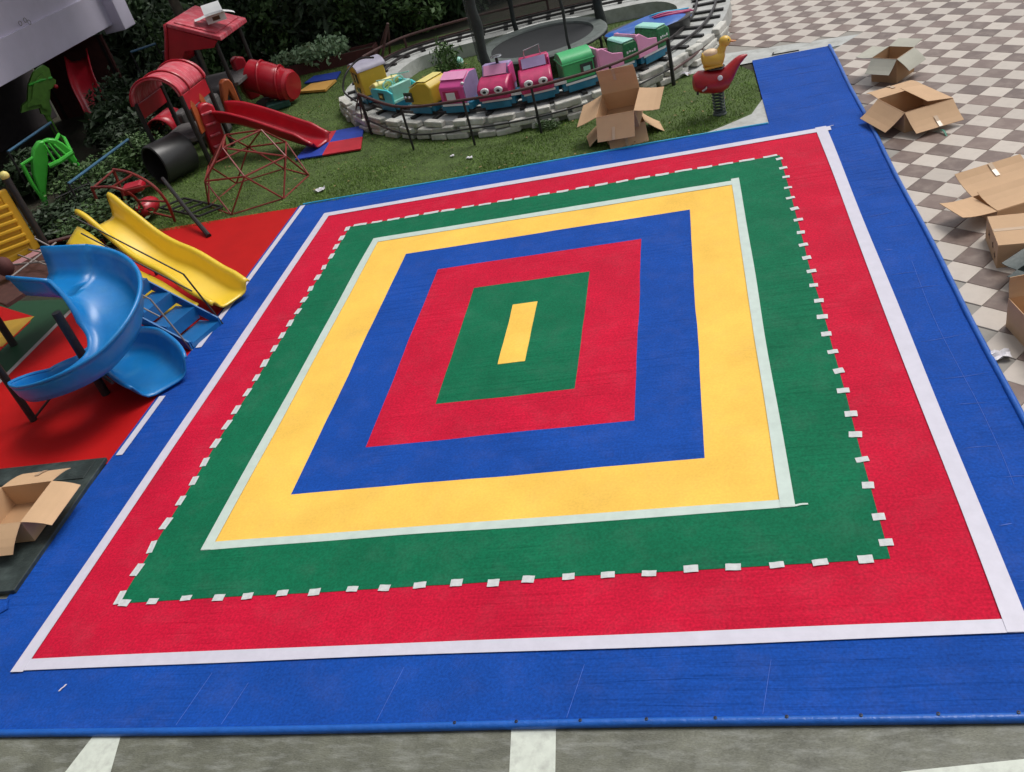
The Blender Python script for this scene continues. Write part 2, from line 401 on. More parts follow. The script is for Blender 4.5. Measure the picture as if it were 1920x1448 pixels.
TPOLY = [(4.42, -5), (14, -5), (14, 18), (2.85, 18), (2.92, 10.9), (2.85, 9.3), (3.1, 8.72), (3.4, 8.62), (5.0, 8.32), (4.42, 7.8)]
cells = []
for i in range(-75, 45):
    for j in range(-55, 75):
        c = TO + ta * (i + .5) + tb * (j + .5)
        if inside(np.array([c]), TPOLY)[0]:
            d = np.array([c[0], c[1], 0]) - CAM; zc = d @ CF
            if zc < 1: continue
            px, py = 960 + FPX * (d @ CX) / zc, 724 - FPX * (d @ CU) / zc
            vis = -40 < px < 1960 and -30 < py < 1480
            cells.append((0 if vis else 1, zc, i, j, c))
cells.sort(key=lambda q: (q[0], q[1]))
rest = [MB(), MB()]
for n, (hid, zc, i, j, c) in enumerate(cells):
    p = (i + j) % 2
    if n < 300 and not hid:
        t = bpy.data.objects.new('tile', TME[p]); COL.objects.link(t); t.parent = sheet_f
        t.location = (c[0], c[1], .0035 + random.uniform(0, .0016)); t.rotation_euler = (random.gauss(0, .0015), random.gauss(0, .0015), TA + random.gauss(0, .004))
    else:
        h = TL / 2 - .0025
        vs = [c + ta / TL * sx * h + tb / TL * sy * h for sx, sy in ((-1, -1), (1, -1), (1, 1), (-1, 1))]
        zz = .012 + random.uniform(0, .001)
        rest[p].add([(v[0], v[1], zz) for v in vs] + [(v[0], v[1], .004) for v in vs], [(0, 1, 2, 3)] + [(4 + i, 4 + (i + 1) % 4, (i + 1) % 4, i) for i in range(4)])
for p in (0, 1):
    o = rest[p].build('far_tiles', ('tile_dark', 'tile_light')[p], sheet_f, fixn=False); o['kind'] = 'stuff'

# ------------------------------------------------------------------ the big play mat
pm = thing('play_mat', 'huge play mat of nested blue, red, green and yellow rectangles', 'play mat', (0, 0, 0))
Z0 = .018
def wob(x, y):
    """creases pressed across the loose blue border"""
    k = 0.
    if x > 3.9 or y > 4.4:
        q = y + .05 * math.sin(x * 3.1 + y) + .03 * x
        for f, a in ((.345, .0035), (.62, .0025)):
            u = (q / f) % 1.; u = min(u, 1 - u) * f
            k += a * math.exp(-(u / .022) ** 2) * (0.5 + .5 * math.sin(q * 7.3 + f * 40))
        k += .003 * math.sin(q * 9) * math.sin(x * 4 + q)
        e = max(0, min(1, (x - 3.9) / .12)) if y <= 4.4 else 1
        k *= e
    if y < -4.4: 
        q = x - .25 * y
        for c in (-2.6, -1.95, -1.6, .9, 2.3): k += .004 * math.exp(-((q - c) / .02) ** 2) * max(0, min(1, (-4.4 - y) / .1))
    return k
def gridsheet(b, x0, x1, y0, y1, dx, dy, z):
    nx = max(2, int(round((x1 - x0) / dx)) + 1); ny = max(2, int(round((y1 - y0) / dy)) + 1)
    b.grid([[(x, y, z + wob(x, y)) for x in np.linspace(x0, x1, nx)] for y in np.linspace(y0, y1, ny)])
b = MB()
gridsheet(b, 3.85, 4.44, -4.9, 4.90, .06, .018, Z0)           # right border
gridsheet(b, 3.16, 4.44, 4.90, 7.93, .08, .018, Z0)           # tongue towards the tiles
gridsheet(b, -4.47, 3.85, -4.9, -4.30, .018, .08, Z0)         # front border
gridsheet(b, -4.47, 3.85, 4.30, 4.90, .2, .06, Z0)            # back border
gridsheet(b, -4.47, -3.78, -4.30, 4.30, .1, .1, Z0)           # left border
gridsheet(b, -3.78, 3.85, -4.30, 4.30, .5, .5, Z0 - .002)     # under the rings
b.build('blue_sheet', 'blue_sheet', pm, smooth='all', fixn=False)
def edge_loop(q, seed, amp=.0055, n=44):
    """rectangle x0,x1,y0,y1 cut by hand: its sides waver a little"""
    r = random.Random(seed); a, b_, c, d = q; P = []
    for (x0, y0, x1, y1) in ((a, c, b_, c), (b_, c, b_, d), (b_, d, a, d), (a, d, a, c)):
        f = [r.uniform(0, 6) for _ in range(3)]; L = math.hypot(x1 - x0, y1 - y0); nx, ny = (y1 - y0) / L, -(x1 - x0) / L
        for k in range(n):
            t = k / n; e = math.sin(PI * t); o_ = amp * e * (math.sin(t * L * 1.7 + f[0]) + .6 * math.sin(t * L * 4.1 + f[1]) + .25 * math.sin(t * L * 11 + f[2]))
            P.append((x0 + (x1 - x0) * t + nx * o_, y0 + (y1 - y0) * t + ny * o_))
    return P
def ring(name, o, i, z, m, label=None, n=1):
    """flat frame between two rectangles given as x0,x1,y0,y1; sheet of real thickness"""
    b = MB(); O = edge_loop(o, repr(o)); N_ = len(O)
    if i is None: b.prism([(*p, z - .003) for p in O], (0, 0, .003))
    else:
        I = edge_loop(i, repr(i))
        b.grid([[(*p, z - .003) for p in O], [(*p, z) for p in O], [(*p, z) for p in I], [(*p, z - .003) for p in I]], closed_v=True)
    return b.build(name, m, pm, label=label)
RA = (-3.815, 3.877, -4.324, 4.352)      # outer tape, outer edge
RB = (-3.165, 3.186, -3.654, 3.664)      # red / green
RC = (-2.613, 2.607, -3.075, 3.085)      # inner tape, outer edge
RD = (-1.945, 1.948, -2.41, 2.422); RE = (-1.345, 1.335, -1.80, 1.81); RF = (-.735, .727, -1.20, 1.163); RG = (-.158, .143, -.605, .615)
ring('red_band', (RA[0] + .04, RA[1] - .04, RA[2] + .04, RA[3] - .04), (RB[0] + .02, RB[1] - .02, RB[2] + .02, RB[3] - .02), Z0 + .005, 'red_sheet', 'wide red outer band of the play mat')
ring('green_band', RB, (RC[0] + .03, RC[1] - .03, RC[2] + .03, RC[3] - .03), Z0 + .009, 'green_sheet', 'wide green band edged with white paper tabs')
ring('yellow_band', (RC[0] + .03, RC[1] - .03, RC[2] + .03, RC[3] - .03), RD, Z0 + .0065, 'yellow_sheet', 'wide yellow band framed in white tape')
ring('blue_band', RD, RE, Z0 + .0065, 'blue_sheet', 'inner blue band of the play mat')
ring('inner_red_band', RE, RF, Z0 + .0065, 'red_sheet', 'inner red band of the play mat')
ring('green_center', RF, RG, Z0 + .0065, 'green_sheet', 'central green rectangle of the play mat')
ring('yellow_bar', RG, None, Z0 + .0095, 'yellow_sheet', 'yellow bar in the middle of the play mat')
# tapes: each strip its own piece, not quite straight
def strip(name, p, q, wd, z, m, n=24, amp=.004, side=0, label=None):
    p, q = np.array(p, float), np.array(q, float); d = (q - p); L = np.hypot(*d); d /= L; nn = np.array([-d[1], d[0]]); G = [[], [], [], []]
    f1, f2 = random.uniform(0, 6), random.uniform(0, 6)
    for k in range(n + 1):
        t = k / n; c = p + d * L * t + nn * (amp * math.sin(t * 7 + f1) + amp * .5 * math.sin(t * 17 + f2)); hw = wd / 2 * (1 + .05 * math.sin(t * 11 + f2))
        for r, (s, zz) in enumerate(((-1, z - .003), (-1, z), (1, z), (1, z - .003))):
            e = c + nn * hw * s; G[r].append((e[0], e[1], zz + (.0012 * math.sin(t * 23 + s) if zz == z else 0)))
    return MB().grid(G).build(name, m, pm, label=label)
T = .108; h = T / 2; zt = Z0 + .0125
strip('tape_strip', (RA[0] - .01, RA[2] + h), (RA[1], RA[2] + h), T * 1.05, zt, 'white_tape', label='white tape along the front of the mat')
strip('tape_strip', (RA[0], RA[3] - h), (RA[1] + .06, RA[3] - h), T * 1.25, zt, 'white_tape', label='white tape along the back of the mat')
strip('tape_strip', (RA[0] + h, RA[2] - .02), (RA[0] + h, RA[3]), T * 1.1, zt + .003, 'white_tape', label='white tape along the left of the mat')
strip('tape_strip', (RA[1] - h * 1.2, RA[2]), (RA[1] - h * 1.2, RA[3] + .04), T * 1.3, zt + .003, 'white_tape', label='white tape along the right of the mat')
T = .095; h = T / 2
strip('inner_tape_strip', (RC[0], RC[2] + h), (RC[1], RC[2] + h), T, zt, 'mint_tape'); strip('tape_tail', (RC[1] - .02, RC[2] + .012), (RC[1] + .10, RC[2] + .02), .018, zt + .004, 'mint_tape', 4); strip('tape_tail', (RA[1] + .02, RA[3] + .0), (RA[1] + .11, RA[3] + .03), .012, zt, 'white_tape', 4); strip('inner_tape_strip', (RC[0], RC[3] - h * 1.4), (RC[1], RC[3] - h * 1.4), T * 1.4, zt, 'mint_tape')
strip('inner_tape_strip', (RC[0] + h * 1.15, RC[2]), (RC[0] + h * 1.15, RC[3]), T * 1.15, zt + .003, 'mint_tape'); strip('inner_tape_strip', (RC[1] - h * 1.1, RC[2]), (RC[1] - h * 1.1, RC[3] + .05), T * 1.1, zt + .003, 'mint_tape')
# paper tabs along the green edge
def tab(x, y, rz, lx, ly, m='paper_tab'):
    b = MB(); n = 4
    G = [[], [], [], []]
    for k in range(n + 1):
        u = -lx / 2 + lx * k / n; zc = .0016 * math.sin(k * 1.7 + x * 9) + .001
        for r, (v, z) in enumerate(((-ly / 2, .0), (-ly / 2, .0025), (ly / 2, .0025), (ly / 2, .0))):
            c, s = math.cos(rz), math.sin(rz); G[r].append((x + c * u - s * v, y + s * u + c * v, Z0 + .0105 + z + zc))
    b.grid(G).build('paper_tab', m, pm)
for k in range(21): tab(RB[0] + .06 + k * (RB[1] - RB[0] - .22) / 20 + random.gauss(0, .012), RB[2] + random.gauss(0, .008), random.gauss(0, .06), random.uniform(.095, .115), random.uniform(.055, .075))
for k in range(24): tab(RB[1] + random.gauss(-.005, .008), RB[2] + .13 + k * (RB[3] - RB[2] - .28) / 23 + random.gauss(0, .012), random.gauss(0, .07), random.uniform(.085, .105), random.uniform(.055, .08))
for k in range(25): tab(RB[0] + random.gauss(-.012, .008), RB[2] + .10 + k * (RB[3] - RB[2] - .16) / 24 + random.gauss(0, .015), random.gauss(0, .07), random.uniform(.06, .08), random.uniform(.13, .165))
for k in range(22): tab(RB[0] + .16 + k * (RB[1] - RB[0] - .3) / 21 + random.gauss(0, .01), RB[3] + random.gauss(0, .006), random.gauss(0, .03), random.uniform(.17, .24), random.uniform(.05, .07))
# rolled hems of the blue sheet with eyelets
MB().tube([(x, -4.915 + .006 * math.sin(x * 1.3), .024) for x in np.linspace(-4.6, 4.45, 60)], .030, 10).build('rolled_hem', 'blue_hem', pm, smooth=True, label='rolled blue front hem')
MB().tube([(4.435 + .007 * math.sin(y * 1.9), y, .022) for y in np.linspace(-4.92, 7.93, 80)], .027, 10).build('rolled_hem', 'blue_hem', pm, smooth=True, label='rolled blue hem beside the tiles')
MB().tube([(x, 4.905 + .02 * math.sin(x * 1.1), .020) for x in np.linspace(-4.4, 3.15, 60)], .018, 8).build('back_hem', 'cyan_hem', pm, smooth=True, label='thin cyan hem along the lawn')
for k in range(26):
    y = -3.9 + k * .46 + random.uniform(-.1, .1); x0, x1 = 3.93 + random.uniform(0, .12) * (k % 3), 4.36 - random.uniform(0, .22) * ((k + 1) % 3)
    if y > 5.0: x0 = 3.3 + random.uniform(0, .5)
    zc = lambda x, y_: Z0 + .0012 + wob(x, y_)
    pts = [(x, y + .02 * math.sin(x * 6 + k) + .03 * (x - x0)) for x in np.linspace(x0, x1, 8)]
    MB().tube([(p[0], p[1], zc(*p)) for p in pts], [.0004, .002, .0034, .0038, .0028, .0034, .002, .0004], 5).build('crease', 'crease_wear', pm)
for x_, y0, y1 in ((4.16, -3.0, .4),):
    pts = [(x_ + .02 * math.sin(y * 2), y) for y in np.linspace(y0, y1, 30)]
    MB().tube([(p[0], p[1], Z0 + .0012 + wob(*p)) for p in pts], .0018, 5).build('crease', 'crease_wear', pm)
for x_ in (-2.0, -1.62, .95, 2.2, -.4):
    pts = [(x_ + .22 * (y + 4.9), y) for y in np.linspace(-4.86, -4.42 + random.uniform(-.1, .05), 10)]
    MB().tube([(p[0], p[1], Z0 + .0012 + wob(*p)) for p in pts], .0017, 5).build('crease', 'crease_wear', pm)
ey = MB().lathe([(.011, 0), (.011, .006), (.005, .007), (.004, .002)], n=10).build('eyelet', 'dark_metal', pm)
ey.location = (.2, -4.905, .052)
for k in range(8): inst(ey, pm, (.63 + k * .43, -4.905, .052))

# ------------------------------------------------------------------ mats to the left
rm = thing('side_mat', 'plain red floor mat under the slides, edged in white tape', 'floor mat', (-5.8, 1.7, 0))
def flat(name, poly, z, m, parent, th=.004, label=None):
    b = MB(); b.prism([(p[0], p[1], z - th) for p in poly], (0, 0, th)); return b.build(name, m, parent, world=True, label=label)
flat('red_sheet', [(-7.36, -1.62), (-4.47, -1.62), (-4.42, 4.86), (-7.36, 4.96)], .014, 'side_red_sheet', rm)
for y0, y1 in ((-1.5, -.42), (.62, 4.86)):
    b = MB(); b.box((-4.385 + .004, (y0 + y1) / 2, .027), (.085, y1 - y0, .003)); b.build('edge_tape', 'white_tape', rm, world=True)
pmat = thing('patterned_mat', 'green, yellow and red patterned floor mat partly under the slide', 'floor mat', (-8.5, 2, 0))
flat('green_field', [(-7.36, -1.0), (-7.36, 2.55), (-7.9, 2.75), (-11, 3.4), (-11, -1.0)], .012, 'soft_green', pmat)
flat('white_line', [(-7.42, -1.0), (-7.34, -1.0), (-7.34, 2.3), (-7.42, 2.3)], .021, 'soft_white', pmat, .003)
flat('red_field', [(-8.02, 1.1), (-8.02, 2.1), (-8.1, 2.3), (-9.2, 2.9), (-11, 2.9), (-11, 1.1)], .016, 'side_red_sheet', pmat, .003)
flat('yellow_field', [(-8.05, 1.45), (-8.05, 2.28), (-8.75, 2.26), (-11, 2.3), (-11, 1.3)], .020, 'soft_yellow', pmat, .003)
st = thing('pale_step', 'pale pink low step behind the spiral slide', 'step', (-9.3, 3.2, 0))
MB().box((-9.6, 3.55, .09), (3.2, .5, .16)).build('tread', 'soft_pink', st, world=True, bevel=.015)
MB().box((-9.6, 3.95, .17), (3.2, .5, .32)).build('tread', 'soft_pink', st, world=True, bevel=.015)

bd = thing('board_slab', 'dark weathered board slab carrying an open cardboard box', 'board', (-5.9, -2.6, 0))
b = MB(); b.prism([(-7.6, -1.57, .012), (-4.49, -1.56, .012), (-4.40, -3.45, .012), (-7.6, -3.6, .012)], (0, 0, .05)); b.build('slab', 'board_dark', bd, world=True, bevel=.006)
b = MB(); b.prism([(-7.6, -1.60, .060), (-4.60, -1.60, .060), (-4.58, -1.90, .060), (-7.6, -1.88, .060)], (0, 0, .012)); b.build('top_strip', 'board_dark', bd, world=True, bevel=.004)
b = MB()
lump = [[(-4.75 + .09 * u + .04 * math.sin(v * 2 + u), -3.52 - .06 * v, .03 + .05 * max(0, math.sin(u * .8 + .3) * math.sin(v * .55))) for u in range(5)] for v in range(7)]
lo = b.shell(lump, .006).build('folded_corner', 'blue_sheet', pm, smooth='all', label='crumpled blue corner of the mat beside the board')

# ------------------------------------------------------------------ cardboard boxes
def carton(name, label, loc, size, rz, flaps, m='cardboard', group='cardboard boxes left lying about', side_m=None, z=0., fl=None):
    """open carton; flaps = opening angles of the -y, +x, +y, -x flap from closed (0) to hanging straight down (3.1)"""
    W, D, H = size; t = .006; a = thing(name, label, 'box', (loc[0], loc[1], z), rz, group)
    b = MB(); b.box((0, 0, t / 2 + .012), (W - .01, D - .01, t)); b.build('bottom', 'cardboard_shaded' if m == 'cardboard' else m, a)
    for s in (-1, 1):
        MB().box((0, s * (D / 2 - t / 2), H / 2 + .012), (W, t, H)).build('side', side_m or m, a)
        MB().box((s * (W / 2 - t / 2), 0, H / 2 + .012), (t, D - 2 * t - .001, H)).build('side', side_m or m, a)
    ln = fl or min(W, D) / 2
    for k, ang in enumerate(flaps):
        if ang is None: continue
        length = W if k in (0, 2) else D
        l2 = ln * random.uniform(.97, 1.03)
        # in a frame where the hinge runs along u and the box lies towards +v
        G = []; sag = random.uniform(-.16, .16)
        for i in range(5):
            s_ = l2 * i / 4; bend = ang + sag * (i / 4) ** 2
            G.append([(u, s_ * math.cos(bend), s_ * math.sin(bend)) for u in np.linspace(-length / 2 + .004 + .008 * i / 4, length / 2 - .004 - .008 * i / 4, 4)])
        b = MB(); b.shell(G, t)
        rzk = (0, PI / 2, PI, -PI / 2)[k]; off = (D / 2 if k in (0, 2) else W / 2)
        Rk = Matrix.Rotation(rzk, 3, 'Z')
        b.v = [tuple(Rk @ Vector((p[0], p[1] - off + t, p[2] + H + .013))) for p in b.v]
        fo = b.build('flap', m, a)
        if k in (0, 2) and m == 'cardboard':
            u0 = random.uniform(-.04, .04); q = MB()
            for e in (-1, 1):
                P_ = []
                for i in (2, 3, 4):
                    s_ = l2 * i / 4; bend = ang + sag * (i / 4) ** 2; n_ = (-math.sin(bend) * .004 * e, math.cos(bend) * .004 * e)
                    o2 = 0 if e > 0 else -t * .0
                    P_.append([(u, s_ * math.cos(bend) + n_[0] + (0 if e > 0 else math.sin(bend) * t), s_ * math.sin(bend) + n_[1] - (0 if e > 0 else math.cos(bend) * t)) for u in (u0 - .026, u0, u0 + .024)])
                q.shell(P_, .0012)
            q.v = [tuple(Rk @ Vector((p[0], p[1] - off + t, p[2] + H + .013))) for p in q.v]
            q.build('packing_tape', 'pack_tape', fo)
    return a
# angles: 0 folded shut over the box, pi/2 upright, pi level outwards, >pi hanging down
c2 = carton('cardboard_box', 'brown open box on the tiles, nearer of the two beside the blue mat tongue', (4.99, 4.16), (.67, .69, .28), math.radians(18), (PI * 1.23, PI * .05, PI * .97, PI * 1.23), fl=.34)
c1 = carton('cardboard_box', 'grey greenish open box farthest back on the checkered tiles', (5.06, 5.92), (.40, .50, .36), math.radians(-40), (PI * 1.24, PI * 1.2, PI * .95, PI * 1.05), 'cardboard_grey', side_m='cardboard_shaded', fl=.26)
c3 = carton('cardboard_box', 'flattened brown box with wide flap, behind the taped closed box', (5.42, 1.24), (.80, .44, .17), math.radians(19), (.05, None, PI * .92, PI * .99), fl=.38)
# closed box with print and tape
c4 = thing('cardboard_box', 'closed taped brown box with dark printed marks on its side', 'box', (5.22, .33, 0), math.radians(-6), 'cardboard boxes left lying about')
MB().box((0, 0, .135), (.62, .62, .25)).build('body', 'cardboard', c4, bevel=.008)
MB().box((.0, .155, .263), (.612, .305, .006)).build('flap', 'cardboard', c4); MB().box((.0, -.155, .264), (.612, .305, .006)).build('flap', 'cardboard', c4)
MB().box((0, 0, .2685), (.60, .055, .0015)).build('packing_tape', 'pack_tape', c4)
for (u, v, r) in ((.12, .16, .3), (-.08, .15, -.5), (-.20, .10, .8)):
    b = MB(); q = [(-.312, u + .035 * math.cos(a + r) * (1.4 if k % 2 else .5), v + .035 * math.sin(a + r) * (1.3 if k % 2 else .6)) for k, a in enumerate(np.linspace(0, 2 * PI, 9)[:-1])]
    b.prism(q, (.0015, 0, 0)); b.build('printed_mark', 'ink', c4)
b = MB(); b.prism([(.18, -.3125, .10), (.29, -.3125, .10), (.29, -.3125, .17), (.22, -.3125, .15)], (0, .0015, 0)); b.build('printed_mark', 'ink', c4)
c5 = carton('cardboard_box', 'brown box at the right edge, nearest of the boxes on the tiles', (5.00, -1.22), (.56, .60, .30), math.radians(8), (PI * .6, PI, PI * .6, None), fl=.2)
c6 = carton('cardboard_box', 'dark open box at right edge between taped box and nearest box', (5.20, -.34), (.42, .34, .20), math.radians(40), (PI * 1.05, PI, PI, PI * 1.02), 'board_dark', fl=.16)
c7 = carton('cardboard_box', 'brown open box on the dark board at the left edge', (-4.90, -2.53), (.62, .60, .26), math.radians(2), (PI * 1.12, PI * 1.06, PI * 1.06, PI * 1.0), z=.06, fl=.32)
c8 = carton('cardboard_box', 'lower brown box on the lawn with another box on top', (1.02, 5.50), (.62, .50, .22), math.radians(10), (PI * 1.28, PI * 1.24, PI * 1.0, PI * 1.15), fl=.36)
c9 = carton('cardboard_box', 'upper brown box stacked on the lawn box, flap standing up', (1.03, 5.50), (.62, .56, .30), math.radians(-12), (PI * 1.22, PI * 1.08, PI * .60, PI * 1.12), z=.27, fl=.38)
c9.rotation_euler = (math.radians(17), math.radians(-4), math.radians(-12))

# ------------------------------------------------------------------ spring rider
R0 = at(1350, 215, 0); sr = thing('spring_rider', 'red spring rider with a yellow duck on top, on the lawn', 'spring rider', (R0[0], R0[1], 0), math.radians(8))
MB().lathe([(.001, .03), (.10, .03), (.11, .02), (.11, 0)], n=18).build('base_plate', 'spring_steel', sr)
MB().tube([(.085 * math.cos(a), .085 * math.sin(a), .03 + .33 * a / (2 * PI * 7)) for a in np.linspace(0, 2 * PI * 7, 150)], .013, 8).build('spring', 'spring_steel', sr, smooth=True)
def loft(sec, n=16):
    """sec: list of (x, zc, half width, half height, roundness)"""
    G = []
    for x, zc, hw, hh in sec: G.append([(x, hw * math.cos(2 * PI * k / n), zc + hh * math.sin(2 * PI * k / n)) for k in range(n)])
    b = MB(); b.grid(G, closed_v=True); b.f.append(tuple(range(n - 1, -1, -1))); b.f.append(tuple((len(sec) - 1) * n + k for k in range(n))); return b
loft([(-.36, .55, .03, .05), (-.34, .57, .10, .12), (-.25, .57, .16, .17), (-.10, .54, .16, .18), (.05, .52, .16, .18), (.16, .55, .14, .16), (.24, .63, .13, .13), (.31, .71, .095, .095), (.38, .77, .065, .06), (.45, .80, .035, .03), (.49, .81, .01, .01)]).build('body', 'rider_red', sr, smooth=True)
loft([(-.14, .735, .03, .012), (-.10, .74, .10, .02), (.08, .72, .11, .02), (.14, .74, .03, .012)]).build('saddle', 'dark_metal', sr, smooth=True)
for s in (-1, 1):
    MB().tube([(-.18, s * .15, .52), (-.20, s * .22, .52), (-.26, s * .23, .50)], .014, 8).build('foot_peg', 'grey_metal', sr, smooth=True)
    MB().ball((.03, s * .175, .62), (.04, .016, .04)).build('eye_mark', 'white_paint', sr, smooth='all')
MB().tube([(-.24, .0, .50), (-.30, -.04, .46), (-.31, -.05, .40)], .018, 8).build('tail_loop', 'dark_metal', sr, smooth=True)
dk = loft([(-.19, .90, .03, .04), (-.17, .89, .07, .10), (-.08, .88, .10, .12), (.04, .86, .11, .11), (.12, .88, .08, .11), (.16, .91, .03, .05)]).build('duck_body', 'duck_yellow', sr, smooth=True, label='yellow duck body on the red rider')
MB().ball((-.05, 0, .955), (.13, .085, .07)).build('duck_back', 'duck_cream', dk, smooth='all')
MB().tube([(.08, 0, .92), (.13, 0, .99), (.155, 0, 1.05)], [.075, .06, .055], 12).build('neck', 'duck_yellow', dk, smooth=True)
hd = MB().ball((.18, 0, 1.085), (.092, .08, .08), 16, 10).build('duck_head', 'duck_yellow', sr, smooth='all', label='round yellow duck head')
loft([(.25, 1.075, .045, .022), (.30, 1.062, .035, .015), (.345, 1.055, .014, .007)]).build('beak', 'beak', hd, smooth=True)
for s in (-1, 1): MB().ball((.225, s * .062, 1.11), .012).build('eye', 'dark_metal', hd, smooth='all')
MB().box((-.03, 0, .765), (.28, .16, .035)).build('duck_foot', 'duck_yellow', sr, bevel=.012)

# ------------------------------------------------------------------ the little railway
CTL = [(-4.75, 10.7), (-4.35, 9.45), (-3.45, 8.30), (-2.3, 7.52), (-1.0, 7.15), (.2, 7.33), (1.25, 7.98), (1.98, 9.0), (2.42, 10.3), (2.5, 11.8), (1.7, 12.9), (0, 13.05), (-2.2, 12.85), (-4.2, 12.35)]
LOOP = np.array(spline(CTL, 16, True)); nL = len(LOOP)
TAN = np.roll(LOOP, -1, 0) - np.roll(LOOP, 1, 0); TAN /= np.linalg.norm(TAN, axis=1, keepdims=True); NRM = np.stack([-TAN[:, 1], TAN[:, 0]], 1)   # loop runs counter-clockwise: NRM points inwards
if ((LOOP.mean(0) - LOOP[0]) @ NRM[0]) < 0: NRM = -NRM
ARC = np.concatenate([[0], np.cumsum(np.linalg.norm(np.diff(LOOP, axis=0), axis=1))])
def on_loop(off, z): return [(p[0] + n[0] * off, p[1] + n[1] * off, z) for p, n in zip(LOOP, NRM)]
def near(x, y): return int(np.argmin(np.hypot(LOOP[:, 0] - x, LOOP[:, 1] - y)))
ry = thing('toy_railway', 'oval toy railway track on a low white stone kerb', 'railway', (-1.1, 10, 0))
b = MB(); b.grid([on_loop(.62, .0), on_loop(.60, .29), on_loop(-.46, .29), on_loop(-.48, .0)], closed_v=True); b.build('track_bed', 'pale_concrete', ry, world=True)
for off in (.19, -.19): 
    b = MB(); b.grid([on_loop(off - .018, .325), on_loop(off + .018, .325), on_loop(off + .018, .375), on_loop(off - .018, .375)], closed_u=True, closed_v=True); b.build('rail', 'rail_steel', ry, world=True)
sp0 = MB().box((0, 0, 0), (.09, .66, .045)).build('sleeper', 'dark_metal', ry, bevel=.006); first = True
s = 0.
while s < ARC[-1]:
    i = int(np.searchsorted(ARC, s)) % nL; p = LOOP[i]; rz = math.atan2(TAN[i][1], TAN[i][0]); loc = (p[0] + 1.1 - NRM[i][0] * .05, p[1] - 10 - NRM[i][1] * .05, .313)
    if first: sp0.location = loc; sp0.rotation_euler = (0, 0, rz); first = False
    else: inst(sp0, ry, loc, (0, 0, rz))
    s += .52
# kerb stones: two uneven courses on the visible outer face
def rock(seed, L, Hh, D):
    r = random.Random(seed); b = MB(); vs = []
    for z in (-1, 1):
        for x, y in ((-1, -1), (1, -1), (1, 1), (-1, 1)):
            vs.append((x * L / 2 * r.uniform(.86, 1), y * D / 2 * r.uniform(.8, 1), z * Hh / 2 * r.uniform(.82, 1)))
    b.add(vs, [(3, 2, 1, 0), (4, 5, 6, 7), (0, 1, 5, 4), (1, 2, 6, 5), (2, 3, 7, 6), (3, 0, 4, 7)]); return b
ROCK = []
for k in range(5):
    o = rock(k, .40, .118, .16).build('kerb_stone', 'stone', ry, bevel=.02); ROCK.append(o)
used = set(); i0, i1 = near(-4.6, 10.2), near(2.3, 9.9); s0, s1 = ARC[i0], ARC[i1]
for c in range(3):
    s = s0 + c * .14; 
    while s < s1:
        i = int(np.searchsorted(ARC, s)) % nL; L = random.uniform(.28, .58); p = LOOP[i] - NRM[i] * (.555 - c * .022 + random.uniform(-.02, .02)); rz = math.atan2(TAN[i][1], TAN[i][0]) + random.gauss(0, .06)
        k = random.randrange(5); o = ROCK[k]
        if k in used: o = inst(o, ry)
        used.add(k)
        o.location = (p[0] + 1.1, p[1] - 10, .060 + c * .108 + random.uniform(-.006, .008)); o.rotation_euler = (random.gauss(0, .05), random.gauss(0, .04), rz); o.scale = (L / .40, 1, random.uniform(.9, 1.08))
        s += L + random.uniform(.0, .03)

# railing around the outer side
rl = thing('track_railing', 'dark metal railing with posts in front of the toy train', 'railing', (-1.5, 6.3, 0))
RP = [(-4.0, 7.95), (-2.82, 6.62), (-1.62, 6.30), (-.43, 6.25), (.85, 6.62), (1.80, 7.46)]
RS = spline(RP, 10)
MB().tube([(p[0], p[1], .80) for p in RS], .026, 8).build('top_rail', 'rust_metal', rl, smooth=True, world=True)
MB().tube([(p[0], p[1], .30) for p in RS], .016, 8).build('low_rail', 'dark_metal', rl, smooth=True, world=True)
for k, p in enumerate(RP): MB().tube([(p[0], p[1], 0), (p[0], p[1], .80)], .034 if k in (0, 5) else .022, 8).build('post', 'dark_metal', rl, smooth=True, world=True)
for q in ((-4.35, 8.5), (-4.75, 9.2)): MB().tube([(q[0], q[1], 0), (-4.0, 7.95, .8)], .016, 6).build('brace', 'rust_metal', rl, world=True)
MB().tube([*spline([P3(668, 190, .8), P3(645, 172, .95), P3(648, 140, 1.2), P3(672, 112, 1.35), P3(700, 108, 1.4)], 6)], .018, 8).build('hoop', 'dark_metal', rl, smooth=True, world=True)
r2 = thing('side_rail', 'thin brown handrail curving beside the sleepers near the tiles', 'railing', (2.4, 9, 0))
MB().tube(spline([(1.80, 7.46, .25), (2.25, 8.3, .22), (2.62, 9.3, .2), (2.86, 10.4, .2), (2.92, 11.6, .2)], 8), .022, 8).build('rail', 'rust_metal', r2, smooth=True, world=True)
for q in ((2.25, 8.3), (2.74, 9.8), (2.90, 11.1)): MB().tube([(q[0], q[1], 0), (q[0], q[1], .21)], .022, 8).build('post', 'dark_metal', r2, world=True)
r3 = thing('brown_railing', 'rusty brown railing on the far left side of the track', 'railing', (-3.5, 12, 0))
FP = [(-5.15, 11.9), (-4.4, 12.95), (-2.8, 13.45), (-1.0, 13.6), (.8, 13.6)]
for z, r in ((.55, .03), (.30, .022)): MB().tube([(p[0], p[1], z) for p in spline(FP, 8)], r, 8).build('rail', 'rust_metal', r3, smooth=True, world=True)
for p in FP: MB().tube([(p[0], p[1], 0), (p[0], p[1], .56)], .028, 8).build('post', 'rust_metal', r3, world=True)
for q in ((-5.35, 12.9), (-4.95, 13.1), (-5.05, 12.4)): MB().tube([(q[0], q[1], 0), (-4.55, 12.55, 1.0)], .030, 8).build('brace', 'rust_metal', r3, smooth=True, world=True)

